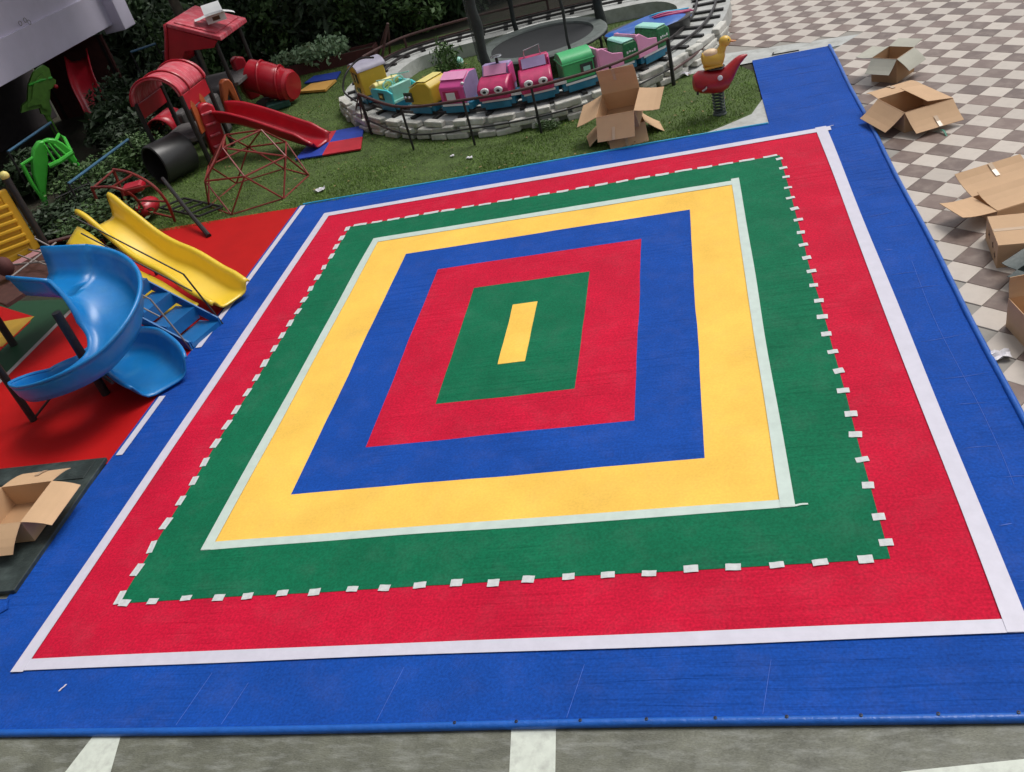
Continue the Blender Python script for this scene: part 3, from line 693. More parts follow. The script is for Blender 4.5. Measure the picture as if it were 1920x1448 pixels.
# --- train cars.  local frame: x along the track, -y towards the lawn, z up
CG = 'cars of the toy train'
def car(label, xy):
    i = near(*xy); p = LOOP[i]; rz = math.atan2(TAN[i][1], TAN[i][0]); 
    if NRM[i] @ np.array([-math.sin(rz), math.cos(rz)]) < 0: rz += PI
    a = thing('train_car', label, 'train car', (p[0], p[1], .33), rz, CG); a.scale = (1.1, 1.05, .80)
    b = MB(); b.box((0, 0, .16), (.60, .44, .16)); b.box((0, -.235, .11), (.44, .02, .15)); b.build('chassis', 'teal_paint', a, bevel=.012)
    for sx in (-.2, .2):
        for sy in (-.19, .19):
            R = Matrix.Rotation(PI / 2, 3, 'X'); MB().lathe([(.001, -.02), (.075, -.02), (.085, -.01), (.085, .01), (.06, .02), (.001, .02)], (sx, sy, .085), 16, R).build('wheel', 'dark_metal', a, smooth=True)
    MB().box((0, -.242, .215), (.50, .012, .045)).build('side_stripe', 'white_paint', a)
    return a
def prof(a, name, pts, x0, x1, m, bevel=.02, label=None, parent=None):
    """profile in the (y, z) plane extruded along the track"""
    b = MB(); b.prism([(x0, y, z) for y, z in pts], (x1 - x0, 0, 0)); return b.build(name, m, parent or a, bevel=bevel, smooth=True)
def profx(a, name, pts, y0, y1, m, bevel=.02, parent=None):
    b = MB(); b.prism([(x, y0, z) for x, z in pts], (0, y1 - y0, 0)); return b.build(name, m, parent or a, bevel=bevel, smooth=True)
def headlight(p, x, y, z, r=.05, m='white_paint'):
    R = Matrix.Rotation(PI / 2, 3, 'X'); return MB().lathe([(.001, .02), (r * .7, .02), (r, .008), (r, -.01)], (x, y, z), 14, R).build('headlight', m, p, smooth=True)

# 1 yellow cabin with arched roof
a = car('yellow train cab with arched grey roof, last car at left end', (-4.12, 9.02))
cb = profx(a, 'cabin', [(-.27, .24), (.27, .24), (.27, .84), (-.27, .84)], -.25, .27, 'car_yellow', .02)
MB().prism([(x, -.27, z) for x, z in [(-.30, .84), (.30, .84)] + [(.30 * math.cos(t), .84 + .16 * math.sin(t)) for t in np.linspace(.1, PI - .1, 9)]], (0, .58, 0)).build('roof', 'grey_lilac_roof', a, smooth=True)
MB().prism([(x, -.268, z) for x, z in [(-.255, .845), (.255, .845)] + [(.255 * math.cos(t), .845 + .115 * math.sin(t)) for t in np.linspace(.1, PI - .1, 9)]], (0, -.012, 0)).build('gable', 'car_yellow', a)
for q in ((-.14, .60, .24), (.0, .34, .13)): pass
wf = MB().box((-.02, -.258, .66), (.30, .02, .22)).build('window', 'window_dark', a)
for dx in (-.09, .07): MB().box((dx - .02, -.272, .66), (.02, .012, .21)).build('bar', 'car_yellow_pale', wf)
MB().box((.0, -.258, .36), (.16, .02, .11)).build('badge', 'window_dark', a)
# 2 open cyan tub with yellow hoods
a = car('cyan open train car with steering hoop between yellow hoods', (-3.42, 8.25))
for s in (-1, 1): profx(a, 'side_panel', [(-.34, .24), (.30, .24), (.33, .50), (.20, .56), (-.30, .56), (-.36, .50)], s * .27 - .02, s * .27 + .02, 'cyan_paint', .012)
MB().box((0, 0, .27), (.60, .50, .05)).build('floor_pan', 'mint_paint', a)
profx(a, 'hood', [(-.40, .26), (-.22, .26), (-.18, .60), (-.24, .68), (-.44, .56)], -.26, .27, 'car_yellow_pale', .02)
profx(a, 'seat', [(.0, .28), (.22, .28), (.27, .62), (.18, .62), (.12, .42), (.0, .40)], -.22, .22, 'mint_paint', .02)
for sy in (-.12, .12):
    MB().tube([(.02, sy + .10 * math.cos(t), .60 + .10 * math.sin(t)) for t in np.linspace(0, 2 * PI, 20)[:-1]], .018, 8, closed=True).build('steering_hoop', 'mint_paint', a, smooth=True)
    MB().tube([(-.15, sy, .50), (.02, sy, .60)], .014, 6).build('steering_column', 'grey_metal', a)
wf = MB().box((-.02, -.295, .40), (.17, .012, .17)).build('side_badge', 'window_dark', a, bevel=.02)
MB().box((-.02, -.303, .40), (.08, .006, .06)).build('badge_mark', 'car_yellow_pale', wf)
for sy in (-.15, .16): MB().tube([(-.28, sy, .68), (.06, sy + .02, .74), (.32, sy + .04, .80)], .013, 6).build('grab_bar', 'mint_paint', a, smooth=True)
# 3 yellow wedge
a = car('yellow wedge shaped train car with dark lamp panel', (-2.62, 7.70))
profx(a, 'body', [(-.20, .24), (.32, .24), (.33, .62), (.24, .74), (.06, .74), (-.16, .60), (-.22, .50)], -.25, .25, 'car_yellow', .025)
profx(a, 'top_cover', [(-.165, .615), (.055, .755), (.235, .757), (.235, .765), (.04, .768), (-.18, .63)], -.23, .23, 'car_yellow_pale', .004)
wf = MB().box((-.21, -.262, .42), (.19, .03, .22)).build('lamp_panel', 'window_dark', a, bevel=.01)
for dx in (-.045, .045): headlight(wf, -.21 + dx, -.288, .43, .034, 'chrome')
# 4 pink
a = car('plain pink boxy train car with square lamp, left of the eyed cars', (-1.88, 7.35))
P4 = [(-.25, .24), (.26, .24), (.26, .78), (.05, .82), (-.14, .72), (-.25, .60)]
bd4 = prof(a, 'body', P4, -.25, .22, 'car_pink', .02)
MB().prism([(-.245, -.150, .735), (.215, -.150, .735), (.215, .04, .832), (-.245, .04, .832)], (0, -.004, .008)).build('windscreen', 'car_pale_pink', a)
MB().prism([(.222, y * .96, z * .97 + .01) for y, z in P4], (.012, 0, 0)).build('end_panel', 'car_lilac', a)
wf = MB().box((-.03, -.262, .42), (.30, .02, .24)).build('grille', 'car_red', a, bevel=.03); MB().box((-.03, -.277, .42), (.17, .012, .16)).build('lamp', 'white_paint', wf, bevel=.02)
headlight(a, .20, -.20, .66, .03)
# 5, 6 red cars with eyes
def eyed(label, xy, flip, top):
    a = car(label, xy)
    prof(a, 'hood', [(-.30, .24), (.10, .24), (.10, .66), (-.05, .66), (-.24, .58), (-.32, .48)], -.28, .24, 'car_red', .035)
    prof(a, 'cab', [(.02, .24), (.27, .24), (.27, .84), (.10, .86), (.0, .66)], -.24, .22, 'car_lilac' if not flip else 'car_red', .02)
    MB().prism([(-.20, -.018, .675), (.18, -.018, .675), (.18, .085, .85), (-.20, .085, .85)], (0, -.012, .008)).build('windscreen', 'car_lilac' if flip else 'car_pale_pink', a)
    MB().box((.225, .12, .60), (.02, .26, .42)).build('end_panel', 'car_pink', a, bevel=.01)
    for dx in (-.14, .09):
        R = Matrix.Rotation(PI / 2, 3, 'X')
        e = MB().lathe([(.001, .014), (.06, .012), (.072, .0), (.072, -.02)], (dx, -.325, .465), 18, R).build('eye', 'white_paint', a, smooth=True)
        MB().lathe([(.001, .008), (.026, .006), (.03, 0)], (dx + (.01 if flip else .0), -.340, .458), 12, R).build('pupil', 'dark_metal', e, smooth=True)
    MB().box((-.02, -.318, .33), (.34, .02, .09)).build('bumper', 'car_red', a, bevel=.02)
    MB().box((.34, -.20, .30), (.20, .05, .10)).build('coupling_bar', 'white_paint', a, bevel=.01)
    if top == 'lamp':
        MB().tube([(.02, .14, .85), (.02, .14, 1.0)], .025, 8).build('lamp_stem', 'dark_metal', a); MB().lathe([(.001, .03), (.09, .015), (.095, 0), (.001, -.01)], (.02, .14, 1.0), 16).build('beacon', 'chrome', a, smooth=True)
    else:
        MB().tube([(-.14, .12, .86), (-.13, .10, 1.02), (.12, .12, 1.07), (.12, .14, .86)], .013, 8).build('grab_handle', 'chrome', a, smooth=True)
    return a
eyed('red and lilac train car with round eyes and chrome beacon on top', (-1.15, 7.2), False, 'lamp')
eyed('crimson train car with round eyes and a chrome grab handle on top', (-.45, 7.15), True, 'bar')
# 7 green with domed lid
a = car('bright green boxy train car with a domed lid', (.18, 7.33))
MB().box((0, 0, .43), (.50, .48, .38)).build('body', 'car_green', a, bevel=.03)
MB().box((0, 0, .625), (.54, .52, .03)).build('rim', 'car_green', a, bevel=.01)
MB().prism([(-.25, y, z) for y, z in [(-.25, .64), (.25, .64)] + [(.25 * math.cos(t), .64 + .17 * math.sin(t)) for t in np.linspace(.12, PI - .12, 10)]], (.50, 0, 0)).build('domed_lid', 'car_green', a, smooth=True)
wf = MB().box((.12, -.246, .46), (.20, .02, .18)).build('window', 'window_dark', a); MB().box((.12, -.259, .44), (.11, .008, .09)).build('pane', 'mint_paint', wf)
# 8, 9 pink seats behind a leafy green nose
def seatcar(label, xy, word):
    a = car(label, xy)
    for s in (-1, 1): profx(a, 'seat_side', [(-.36, .24), (.06, .24), (.06, .50), (-.12, .56), (-.30, .74), (-.38, .72)], s * .25 - .015, s * .25 + .015, 'car_pale_pink', .01)
    profx(a, 'seat_back', [(-.40, .24), (-.34, .24), (-.33, .74), (-.38, .76)], -.25, .25, 'car_pale_pink', .012)
    MB().box((-.14, 0, .40), (.40, .46, .05)).build('seat', 'white_paint', a, bevel=.01)
    profx(a, 'nose', [(.04, .24), (.34, .24), (.36, .56), (.30, .66), (.08, .66)], -.27, .27, 'car_leaf', .03)
    for q in range(4): MB().box((.13 + .045 * q, -.285, .46 + .012 * (q % 2)), (.028, .006, .05 - .012 * (q % 3))).build('print', 'white_paint', a)
    profx(a, 'nose_top', [(.07, .665), (.305, .665), (.28, .70), (.10, .70)], -.25, .25, 'mint_paint', .01)
    return a
seatcar('pink seated train car with green nose, just behind the stacked lawn boxes', (.80, 7.62), True)
seatcar('pink seated train car with green nose, foremost car at right end', (1.40, 8.10), False)

# ------------------------------------------------------------------ trampoline
tc_ = np.array([-.72, 10.0]); tp = thing('trampoline', 'round black trampoline with grey pad inside the train loop', 'trampoline', (tc_[0], tc_[1], 0))
MB().lathe([(.001, .545), (1.05, .55)], n=40).build('jumping_mat', 'tramp_mat', tp)
MB().lathe([(1.04, .555), (1.06, .59), (1.30, .59), (1.33, .56), (1.30, .53), (1.04, .53)], n=40).build('pad', 'tramp_pad', tp, smooth=True)
MB().tube([(1.31 * math.cos(t), 1.31 * math.sin(t), .54) for t in np.linspace(0, 2 * PI, 41)[:-1]], .025, 8, closed=True).build('frame', 'dark_metal', tp, smooth=True)
for k in range(6):
    t = 2 * PI * k / 6 + .62; MB().tube([(1.33 * math.cos(t), 1.33 * math.sin(t), 0), (1.33 * math.cos(t), 1.33 * math.sin(t), .55)], .025, 8).build('leg', 'dark_metal', tp)
for t, r in ((math.radians(222), .095), (math.radians(32), .10), (math.radians(120), .05), (math.radians(300), .028)):
    x, y = 1.36 * math.cos(t), 1.36 * math.sin(t)
    MB().tube([(x + .012 * math.sin(k * 2.1), y + .012 * math.cos(k * 1.7), z) for k, z in enumerate(np.linspace(.25, 2.6, 10))], [r * (1 + .12 * math.sin(k * 1.9)) for k in range(10)], 10).build('sleeved_pole', 'tramp_sleeve', tp, smooth=True)
nm = bpy.data.materials.new('safety_net'); nm.use_nodes = True; N = nm.node_tree.nodes; L = nm.node_tree.links
bs = N['Principled BSDF']; bs.inputs['Base Color'].default_value = (.015, .02, .018, 1); bs.inputs['Roughness'].default_value = .8
tr = N.new('ShaderNodeBsdfTransparent'); mx = N.new('ShaderNodeMixShader'); mx.inputs[0].default_value = .55
L.new(tr.outputs[0], mx.inputs[1]); L.new(bs.outputs[0], mx.inputs[2]); L.new(mx.outputs[0], N['Material Output'].inputs[0]); MATS['safety_net'] = nm
G = [[(1.34 * math.cos(t), 1.34 * math.sin(t), z) for t in np.linspace(math.radians(32), math.radians(222), 24)] for z in (.6, 1.6, 2.6)]
MB().grid(G).build('safety_net', 'safety_net', tp, smooth='all')

# tub under a blue cover
tb_ = thing('covered_tub', 'black oval tub under a crumpled blue cover, beside the sleepers', 'tub', (1.38, 9.75, 0), math.radians(20))
MB().lathe([(.60, .0), (.72, .12), (.80, .50), (.78, .52), (.001, .51)], n=28).build('tub', 'black_plastic', tb_, smooth=True).scale = (1.1, .62, 1)
G = []
for i in range(9):
    r = i / 8; row = []
    for k in range(36):
        t = 2 * PI * k / 36; rr = .80 * r * (1 + .03 * math.sin(5 * t + 2)); z = .57 - .05 * r ** 2 + .03 * math.sin(3 * t + r * 5) * r - (.03 if i == 8 else 0)
        row.append((rr * math.cos(t) * 1.08, rr * math.sin(t) * .62, z))
    G.append(row)
cv = MB().grid(G, closed_v=True).build('cover', 'tarp_blue', tb_, smooth='all')
for k, (y0, m) in enumerate(((.10, 'tarp_pink'), (.22, 'cyan_hem'), (-.02, 'tarp_pink'))):
    MB().tube([(.15 + .16 * i, y0 + .03 * math.sin(i * 1.3 + k), .585 - .012 * i + .01 * math.sin(i)) for i in range(6)], [.012, .026, .034, .03, .026, .012], 8).build('cover_fold', m, cv, smooth=True)

# ------------------------------------------------------------------ yellow slide, steps, spiral slide
def channel(path, wid, deep, dirs, inner=None, th=.02):
    """open slide trough: path of centre points, side vectors, width, depth"""
    G = []
    for k, (p, sd) in enumerate(zip(path, dirs)):
        p = np.array(p); sd = np.array(sd); W = wid[k] / 2 if hasattr(wid, '__len__') else wid / 2; D = deep[k] if hasattr(deep, '__len__') else deep
        row = []
        pr = [(-1.13, .88), (-1.12, .97), (-1.07, 1.0), (-1.0, .97), (-.93, .72), (-.84, .34), (-.70, .09), (-.45, 0), (0, -.01), (.45, 0), (.70, .09), (.84, .34), (.93, .72), (1.0, .97), (1.07, 1.0), (1.12, .97), (1.13, .88)]
        ik = inner[k] if inner is not None else 1.
        for u, v in pr: row.append(p + sd * u * W + np.array([0, 0, D * v * (ik if u < 0 else 1.)]))
        G.append(row)
    return MB().shell(G, th)
A0, A1 = np.array([-6.62, 2.98]), np.array([-4.27, 1.66]); dv = (A1 - A0) / np.linalg.norm(A1 - A0); sd_ = np.array([dv[1], -dv[0], 0]); LL = np.linalg.norm(A1 - A0)
yt = thing('yellow_slide', 'yellow plastic wave slide ending at the blue mat edge', 'slide', (-5.4, 2.3, 0))
us = np.linspace(0, 1, 34); zz = np.interp(us, [0, .06, .18, .35, .5, .62, .75, .86, .94, 1], [1.02, 1.0, .82, .52, .40, .36, .22, .09, .07, .085])
zz = np.convolve(np.pad(zz, 2, 'edge'), np.ones(5) / 5, 'valid')
path = [(A0[0] + dv[0] * LL * u, A0[1] + dv[1] * LL * u, z) for u, z in zip(us, zz)]
wid = np.interp(us, [0, .1, .9, 1], [.52, .50, .58, .56]); dep = np.interp(us, [0, .05, .12, .3, .9, 1], [.36, .34, .29, .27, .25, .14])
channel(path, wid, dep, [sd_] * 34, th=.024).build('trough', 'yellow_plastic', yt, smooth='all', world=True)
# side flange nearer the camera
G = [[np.array(p) + sd_ * (.37 + .11 * j) + np.array([0, 0, .14 - .06 * j]) for j in range(4)] for p in path[:-3]]
MB().shell(G, .02).build('side_flange', 'yellow_plastic', yt, smooth='all', world=True)
for u in (3, 14):
    p = np.array(path[u])
    for s in (-1, 1): MB().tube([p + sd_ * s * .25 + np.array([0, 0, -.03]), (p[0] + sd_[0] * s * .25, p[1] + sd_[1] * s * .25, 0)], .022, 8).build('support_leg', 'dark_metal', yt, world=True)
# handrails and blue steps beside it
sp_ = thing('step_ladder', 'blue plastic steps with thin dark handrails beside the yellow slide', 'steps', (-4.9, .95, 0))
S0, S1 = np.array([-5.62, 1.28]), np.array([-4.42, .90]); d2 = (S1 - S0) / np.linalg.norm(S1 - S0); q2 = np.array([d2[1], -d2[0]])
for k in range(4):
    c = S0 + d2 * (.18 + .32 * k); zt = .78 - .215 * k; rz = math.atan2(d2[1], d2[0])
    b = MB(); b.prism([(-.19, -.27, zt - .05), (.17, -.27, zt - .05), (.17, -.27, zt - .22), (.13, -.27, zt - .22), (.13, -.27, zt - .09), (-.19, -.27, zt - .09)], (0, .54, 0)); 
    b.add([(-.19, y, zt + z) for y, z in ((-.27, .05), (-.27, -.05), (-.24, -.05), (-.24, .05))] + [(.17, y, zt + z) for y, z in ((-.27, -.02), (-.27, -.05), (-.24, -.05), (-.24, -.02))], [(0, 1, 5, 4), (2, 3, 7, 6), (0, 4, 7, 3), (1, 2, 6, 5), (0, 3, 2, 1), (4, 5, 6, 7)])
    Rm = Matrix.Rotation(rz, 3, 'Z'); b.v = [tuple(Rm @ Vector(p) + Vector((c[0], c[1], 0))) for p in b.v]
    b.build('step', 'blue_step', sp_, world=True)
for s in (-1, 1):
    o_ = q2 * .29 * s
    b = MB(); b.prism([(S0[0] + o_[0], S0[1] + o_[1], .72), (S1[0] + o_[0], S1[1] + o_[1], .02), (S1[0] + o_[0] + d2[0] * .06, S1[1] + o_[1] + d2[1] * .06, .02), (S1[0] + o_[0] + d2[0] * .06, S1[1] + o_[1] + d2[1] * .06, .14), (S0[0] + o_[0], S0[1] + o_[1], .86)], (q2[0] * .02, q2[1] * .02, 0)); b.build('stringer', 'blue_step', sp_, world=True)
for s, col in ((-1, 'dark_metal'), (1, 'grey_metal')):
    o_ = q2 * .31 * s; e0 = S0 - d2 * .55
    for hz in (.62, .36):
        MB().tube([(e0[0] + o_[0], e0[1] + o_[1], .78 + hz + .25), (S1[0] + o_[0] - d2[0] * .22, S1[1] + o_[1] - d2[1] * .22, .16 + hz)], .011, 6).build('handrail', col, sp_, world=True)
    MB().tube([(S1[0] + o_[0] - d2[0] * .22, S1[1] + o_[1] - d2[1] * .22, .78), (S1[0] + o_[0] + d2[0] * .06, S1[1] + o_[1] + d2[1] * .06, .0)], .012, 6).build('rail_post', col, sp_, world=True)

ss = thing('spiral_slide', 'glossy blue spiral slide winding round a dark post', 'slide', (-5.31, -.2, 0))
C = np.array([-5.31, -.20]); Ro, Ri = 1.0, .13; Rm_, Wd = (Ro + Ri) / 2, (Ro - Ri)
def rimz(t):        # t: turned angle from the start at the back, radians
    return float(np.interp(t, [-.8, 0, 2.2, 3.0, 3.85, 4.6, 5.4, 6.3, 7.2], [1.66, 1.585, .99, .88, .75, .52, .43, .39, .36]))
pathp, dirs, deps, wids = [], [], [], []
# straight entry from the tower
for k in range(5):
    x = -.62 + .155 * k; pathp.append((C[0] + x, C[1] + Ro - .5 * (Wd * .8 + .03 * k), rimz(-.8 + .2 * k) - .36)); dirs.append((0, 1, 0)); deps.append(.36); wids.append(Wd * .8 + .03 * k)
for t in np.linspace(0, 2 * PI + .72, 72):
    a_ = PI / 2 - t; wd_ = Wd * float(np.interp(t, [0, 1.3, 2.5, 3.85, 4.6, 5.4, 6.3, 7], [.92, .92, .66, .36, .30, .42, .82, .92])); dp_ = float(np.interp(t, [0, 1.5, 3, 4.5, 6.3], [.36, .38, .30, .24, .31]))
    R_ = float(np.interp(t, [0, 2.4, 3.85, 4.6, 5.4, 6.3], [1, 1, .83, .5, .5, .95])); r = R_ - .5 * wd_; pathp.append((C[0] + r * math.cos(a_), C[1] + r * math.sin(a_), rimz(t) - dp_)); dirs.append((math.cos(a_), math.sin(a_), 0)); deps.append(dp_); wids.append(wd_)
e = np.array(pathp[-1]); a_ = PI / 2 - 2 * PI - .72; tg = np.array([math.sin(a_), -math.cos(a_), 0])
for k in range(1, 8):
    s = k / 7; e2 = e + tg * .80 * s; e2[2] = e[2] + .02 * s; pathp.append(tuple(e2)); dirs.append(dirs[-1]); deps.append(.31 - .08 * s ** 3); wids.append(Wd * (.92 - .16 * s ** 4))
channel(pathp, wids, deps, dirs, th=.022, inner=np.interp(np.arange(len(pathp)), [0, 4, 22, 55, 66, 84], [1, 1, .35, .35, .9, 1])).build('trough', 'blue_plastic', ss, smooth='all', world=True)
MB().tube([(C[0], C[1], 0), (C[0], C[1], 1.22)], .055, 12).build('center_post', 'dark_metal', ss, smooth=True, world=True)
ps = at(65, 790, 0); MB().tube([(ps[0], ps[1], 0), (ps[0], ps[1], 1.08)], .045, 10).build('side_post', 'dark_metal', ss, smooth=True, world=True)
MB().tube([(ps[0], ps[1], .03), (ps[0] + .75, ps[1] + .5, .55)], .015, 8).build('brace', 'dark_metal', ss, world=True)
MB().tube([(C[0], C[1], .45), (C[0] + .5, C[1] - .35, .38)], .02, 8).build('arm', 'dark_metal', ss, world=True)

# tower corner with the yellow climbing panel
tw = thing('climbing_tower', 'yellow slotted climbing panel on dark posts at the left edge', 'climbing frame', (-7.6, 2.4, 0))
B0 = np.array([-7.30, 2.34]); ud = np.array([-.52, -.854])        # panel runs towards the lower left, out of the picture
ud /= np.linalg.norm(ud)
def onp(u, z, o=0.): return (B0[0] + ud[0] * u + ud[1] * o, B0[1] + ud[1] * u - ud[0] * o, z)
def slab(u0, u1, z0, z1, th, o=0.):
    return MB().prism([onp(u0, z0, o), onp(u1, z0, o), onp(u1, z1, o), onp(u0, z1, o)], (ud[1] * th, -ud[0] * th, 0))
Hh = 2.0
slab(0, .13, 1.06, Hh, .07).build('panel_frame', 'yellow_panel', tw, world=True, bevel=.02)
slab(.13, 1.0, 1.86, Hh, .07).build('panel_frame', 'yellow_panel', tw, world=True, bevel=.02)
slab(.13, 1.0, 1.06, 1.16, .07).build('panel_frame', 'yellow_panel', tw, world=True, bevel=.02)
slab(.10, 1.0, 1.10, 1.92, .03, .02).build('panel_back', 'yellow_panel', tw, world=True)
for k in range(6):
    z = 1.20 + k * .112; b = MB(); b.prism([onp(.10, z, .01), onp(1.0, z + .10, .01), onp(1.0, z + .155, .01), onp(.10, z + .055, .01)], (-ud[1] * .05, ud[0] * .05, 0)); b.build('slat', 'yellow_panel', tw, world=True, bevel=.015)
for u in (-.07, 1.05):
    p = onp(u, 0); MB().tube([(p[0], p[1], 0), (p[0], p[1], 2.12)], .055, 10).build('post', 'dark_metal', tw, smooth=True, world=True)
    MB().ball((p[0], p[1], 2.16), .065).build('post_cap', 'car_yellow_pale', tw, smooth='all', world=True)
b = MB(); b.prism([(-7.25, 2.40, .96), (-7.85, 1.35, .96), (-6.80, .70, .96), (-6.35, 1.9, .96)], (0, 0, .05)); b.build('deck', 'rust_metal', tw, world=True)
for k, (p, q) in enumerate([((20, 497), (108, 488)), ((25, 475), (110, 505)), ((20, 520), (105, 455)), ((30, 463), (102, 478)), ((10, 470), (75, 440))]):
    MB().tube([P3(*p, 1.12), P3(*q, 1.12)], .013, 6).build('deck_bar', 'grey_metal', tw, world=True)
MB().tube([onp(-.02, 1.10), P3(155, 438, .95)], .025, 8).build('side_bar', 'rust_metal', tw, smooth=True, world=True)
MB().ball(P3(8, 500, 1.2), (.12, .12, .14)).build('red_knob', 'planter_red', tw, smooth='all', world=True)

# ------------------------------------------------------------------ dome climber
dc = np.array([-5.66, 5.98]); dm = thing('dome_climber', 'red geodesic bar dome climber on the lawn', 'climbing frame', (dc[0], dc[1], 0))
nodes = {}
for k in range(6):
    a_ = 2 * PI * k / 6 + .35; nodes['a', k] = (.94 * math.cos(a_), .94 * math.sin(a_), .01)
    a2 = a_ + PI / 6; nodes['b', k] = (.84 * math.cos(a2), .84 * math.sin(a2), .58)
for k in range(3):
    a_ = 2 * PI * k / 3 + .35; nodes['c', k] = (.45 * math.cos(a_), .45 * math.sin(a_), 1.02)
edges = []
for k in range(6):
    edges += [(('a', k), ('a', (k + 1) % 6)), (('a', k), ('b', k)), (('a', (k + 1) % 6), ('b', k)), (('b', k), ('b', (k + 1) % 6))]
for k in range(3):
    edges += [(('c', k), ('c', (k + 1) % 3)), (('c', k), ('b', (2 * k - 1) % 6)), (('c', k), ('b', 2 * k)), (('c', k), ('b', (2 * k + 1) % 6))]
for p, q in edges: MB().tube([nodes[p], nodes[q]], .016, 6).build('bar', 'red_metal', dm)

# arched ladder
al = thing('arch_climber', 'small red arched ladder climber behind the yellow slide', 'climbing frame', (-7.7, 5.6, 0))
ra = spline([P3(172, 352, .85), P3(215, 352, .88), P3(250, 368, .62), P3(275, 402, .12)], 8); rb = spline([P3(212, 318, .95), P3(245, 325, .98), P3(285, 347, .78), P3(312, 378, .45), P3(328, 415, .03)], 8)
MB().tube(ra, .026, 8).build('rail', 'red_metal', al, smooth=True, world=True); MB().tube(rb, .026, 8).build('rail', 'red_metal', al, smooth=True, world=True)
for f in (.05, .3, .52, .75, .95): MB().tube([ra[int(f * (len(ra) - 1))], rb[int(f * (len(rb) - 1))]], .02, 8).build('rung', 'red_metal', al, smooth=True, world=True)
lm2 = at(250, 350, .4); MB().box((lm2[0], lm2[1], .38), (.42, .34, .16), .3).build('saddle', 'red_plastic', al, world=True, bevel=.06)
for p in (ra[0], rb[0]): MB().tube([p, (p[0] - .12, p[1], 0)], .026, 8).build('leg', 'red_metal', al, world=True)
lm = at(275, 385, .25); MB().ball((lm[0], lm[1], .22), (.20, .30, .16), 14, 9).build('saddle', 'red_plastic', al, smooth='all', world=True)
lg = thing('leaning_bar', 'dark bar lying from the drum down to the red mat', 'bar', tuple(at(390, 440, 0)))
MB().tube([P3(305, 335, .55), P3(360, 405, .22), P3(392, 443, .03)], [.035, .035, .045], 8).build('bar', 'dark_metal', lg, smooth=True, world=True)
cr = thing('low_frame', 'low dark slatted frame on the grass by the drum', 'frame', (-7, 6.3, 0))
for k in range(5): MB().tube([P3(300 + 18 * k, 390 + 4 * k, .06), P3(345 + 18 * k, 372 + 4 * k, .06)], .02, 6).build('slat', 'dark_metal', cr, world=True)
for k in range(2): MB().tube([P3(300 + 45 * k, 390 - 18 * k, .06), P3(372 + 45 * k, 406 - 18 * k, .06)], .022, 6).build('bearer', 'dark_metal', cr, world=True)

# black drum
dr = thing('drum', 'big matt black drum lying on its side by the red playhouse', 'drum', (-8.12, 7.55, 0), math.radians(-30))
R = Matrix.Rotation(-PI / 2, 3, 'X')
MB().lathe([(.36, -.33), (.39, -.34), (.41, -.32), (.41, .38), (.38, .42), (.001, .42)], (0, 0, .42), 28, R).build('shell', 'black_plastic', dr, smooth=True)
MB().lathe([(.36, -.33), (.36, .36), (.001, .37)], (0, 0, .42), 28, R).build('lining', 'dark_metal', dr, smooth=True)

# ------------------------------------------------------------------ red playhouse with slides
rp = thing('red_playhouse', 'red plastic playhouse with barrel roof, gabled tower and slides', 'play structure', (-8.0, 9.6, 0))
def W(mb, name, m, smooth=False, bevel=0., parent=rp, label=None): return mb.build(name, m, parent, smooth=smooth, bevel=bevel, world=True, label=label)
# barrel roof, axis along y
bx0, bx1, by0, by1, bz = -8.50, -7.44, 7.78, 9.02, 1.48
cx_, hw = (bx0 + bx1) / 2, (bx1 - bx0) / 2
G = [[(cx_ - hw * math.cos(t), y, bz + .44 * math.sin(t)) for t in np.linspace(.0, PI, 20)] for y in np.linspace(by0, by1, 12)]
br = W(MB().shell(G, -.035), 'barrel_roof', 'faded_red', 'all', label='sun-faded red barrel roof')
for y in (by0 + .02, by0 + .42, by1 - .12):
    MB().tube([(cx_ - (hw + .02) * math.cos(t), y, bz + .455 * math.sin(t)) for t in np.linspace(0, PI, 20)], .022, 8).build('roof_rib', 'red_plastic', br, smooth=True, world=True)
for x in (bx0 + .03, bx1 - .03):
    for y in (by0 + .06, by1 - .06): W(MB().tube([(x, y, 0), (x, y, bz + .02)], .05, 8), 'post', 'dark_metal', True)
for x in (bx0 + .02, bx1 - .02): W(MB().box((x, (by0 + by1) / 2, bz - .16), (.04, 1.1, .30)), 'eave_board', 'red_plastic', bevel=.01)
W(MB().box((cx_, (by0 + by1) / 2, .62), (1.0, 1.2, .08)), 'deck', 'grey_stone_plastic', bevel=.01)
for sx in (-.20, .22): W(MB().prism([(bx1 - .02, by0 + .35 + sx, .66), (bx1 - .02, by0 + .60 + sx, .66), (bx1 - .02, by0 + .56 + sx, 1.20), (bx1 - .02, by0 + .475 + sx, 1.30), (bx1 - .02, by0 + .39 + sx, 1.20)], (.04, 0, 0)), 'orange_panel', 'orange_plastic', bevel=.01)
# front hooded opening
hdp = at(305, 232, .62)
G = [[(hdp[0] - .34 * math.cos(t), hdp[1] + y, .45 + .36 * math.sin(t)) for t in np.linspace(-.2, PI + .2, 16)] for y in (-.25, 0, .25, .5)]
W(MB().shell(G, -.03), 'tunnel_hood', 'red_plastic', 'all')
W(MB().box((hdp[0] + .35, hdp[1] + .3, .38), (.30, .5, .72)), 'rock_block', 'grey_stone_plastic', bevel=.06)
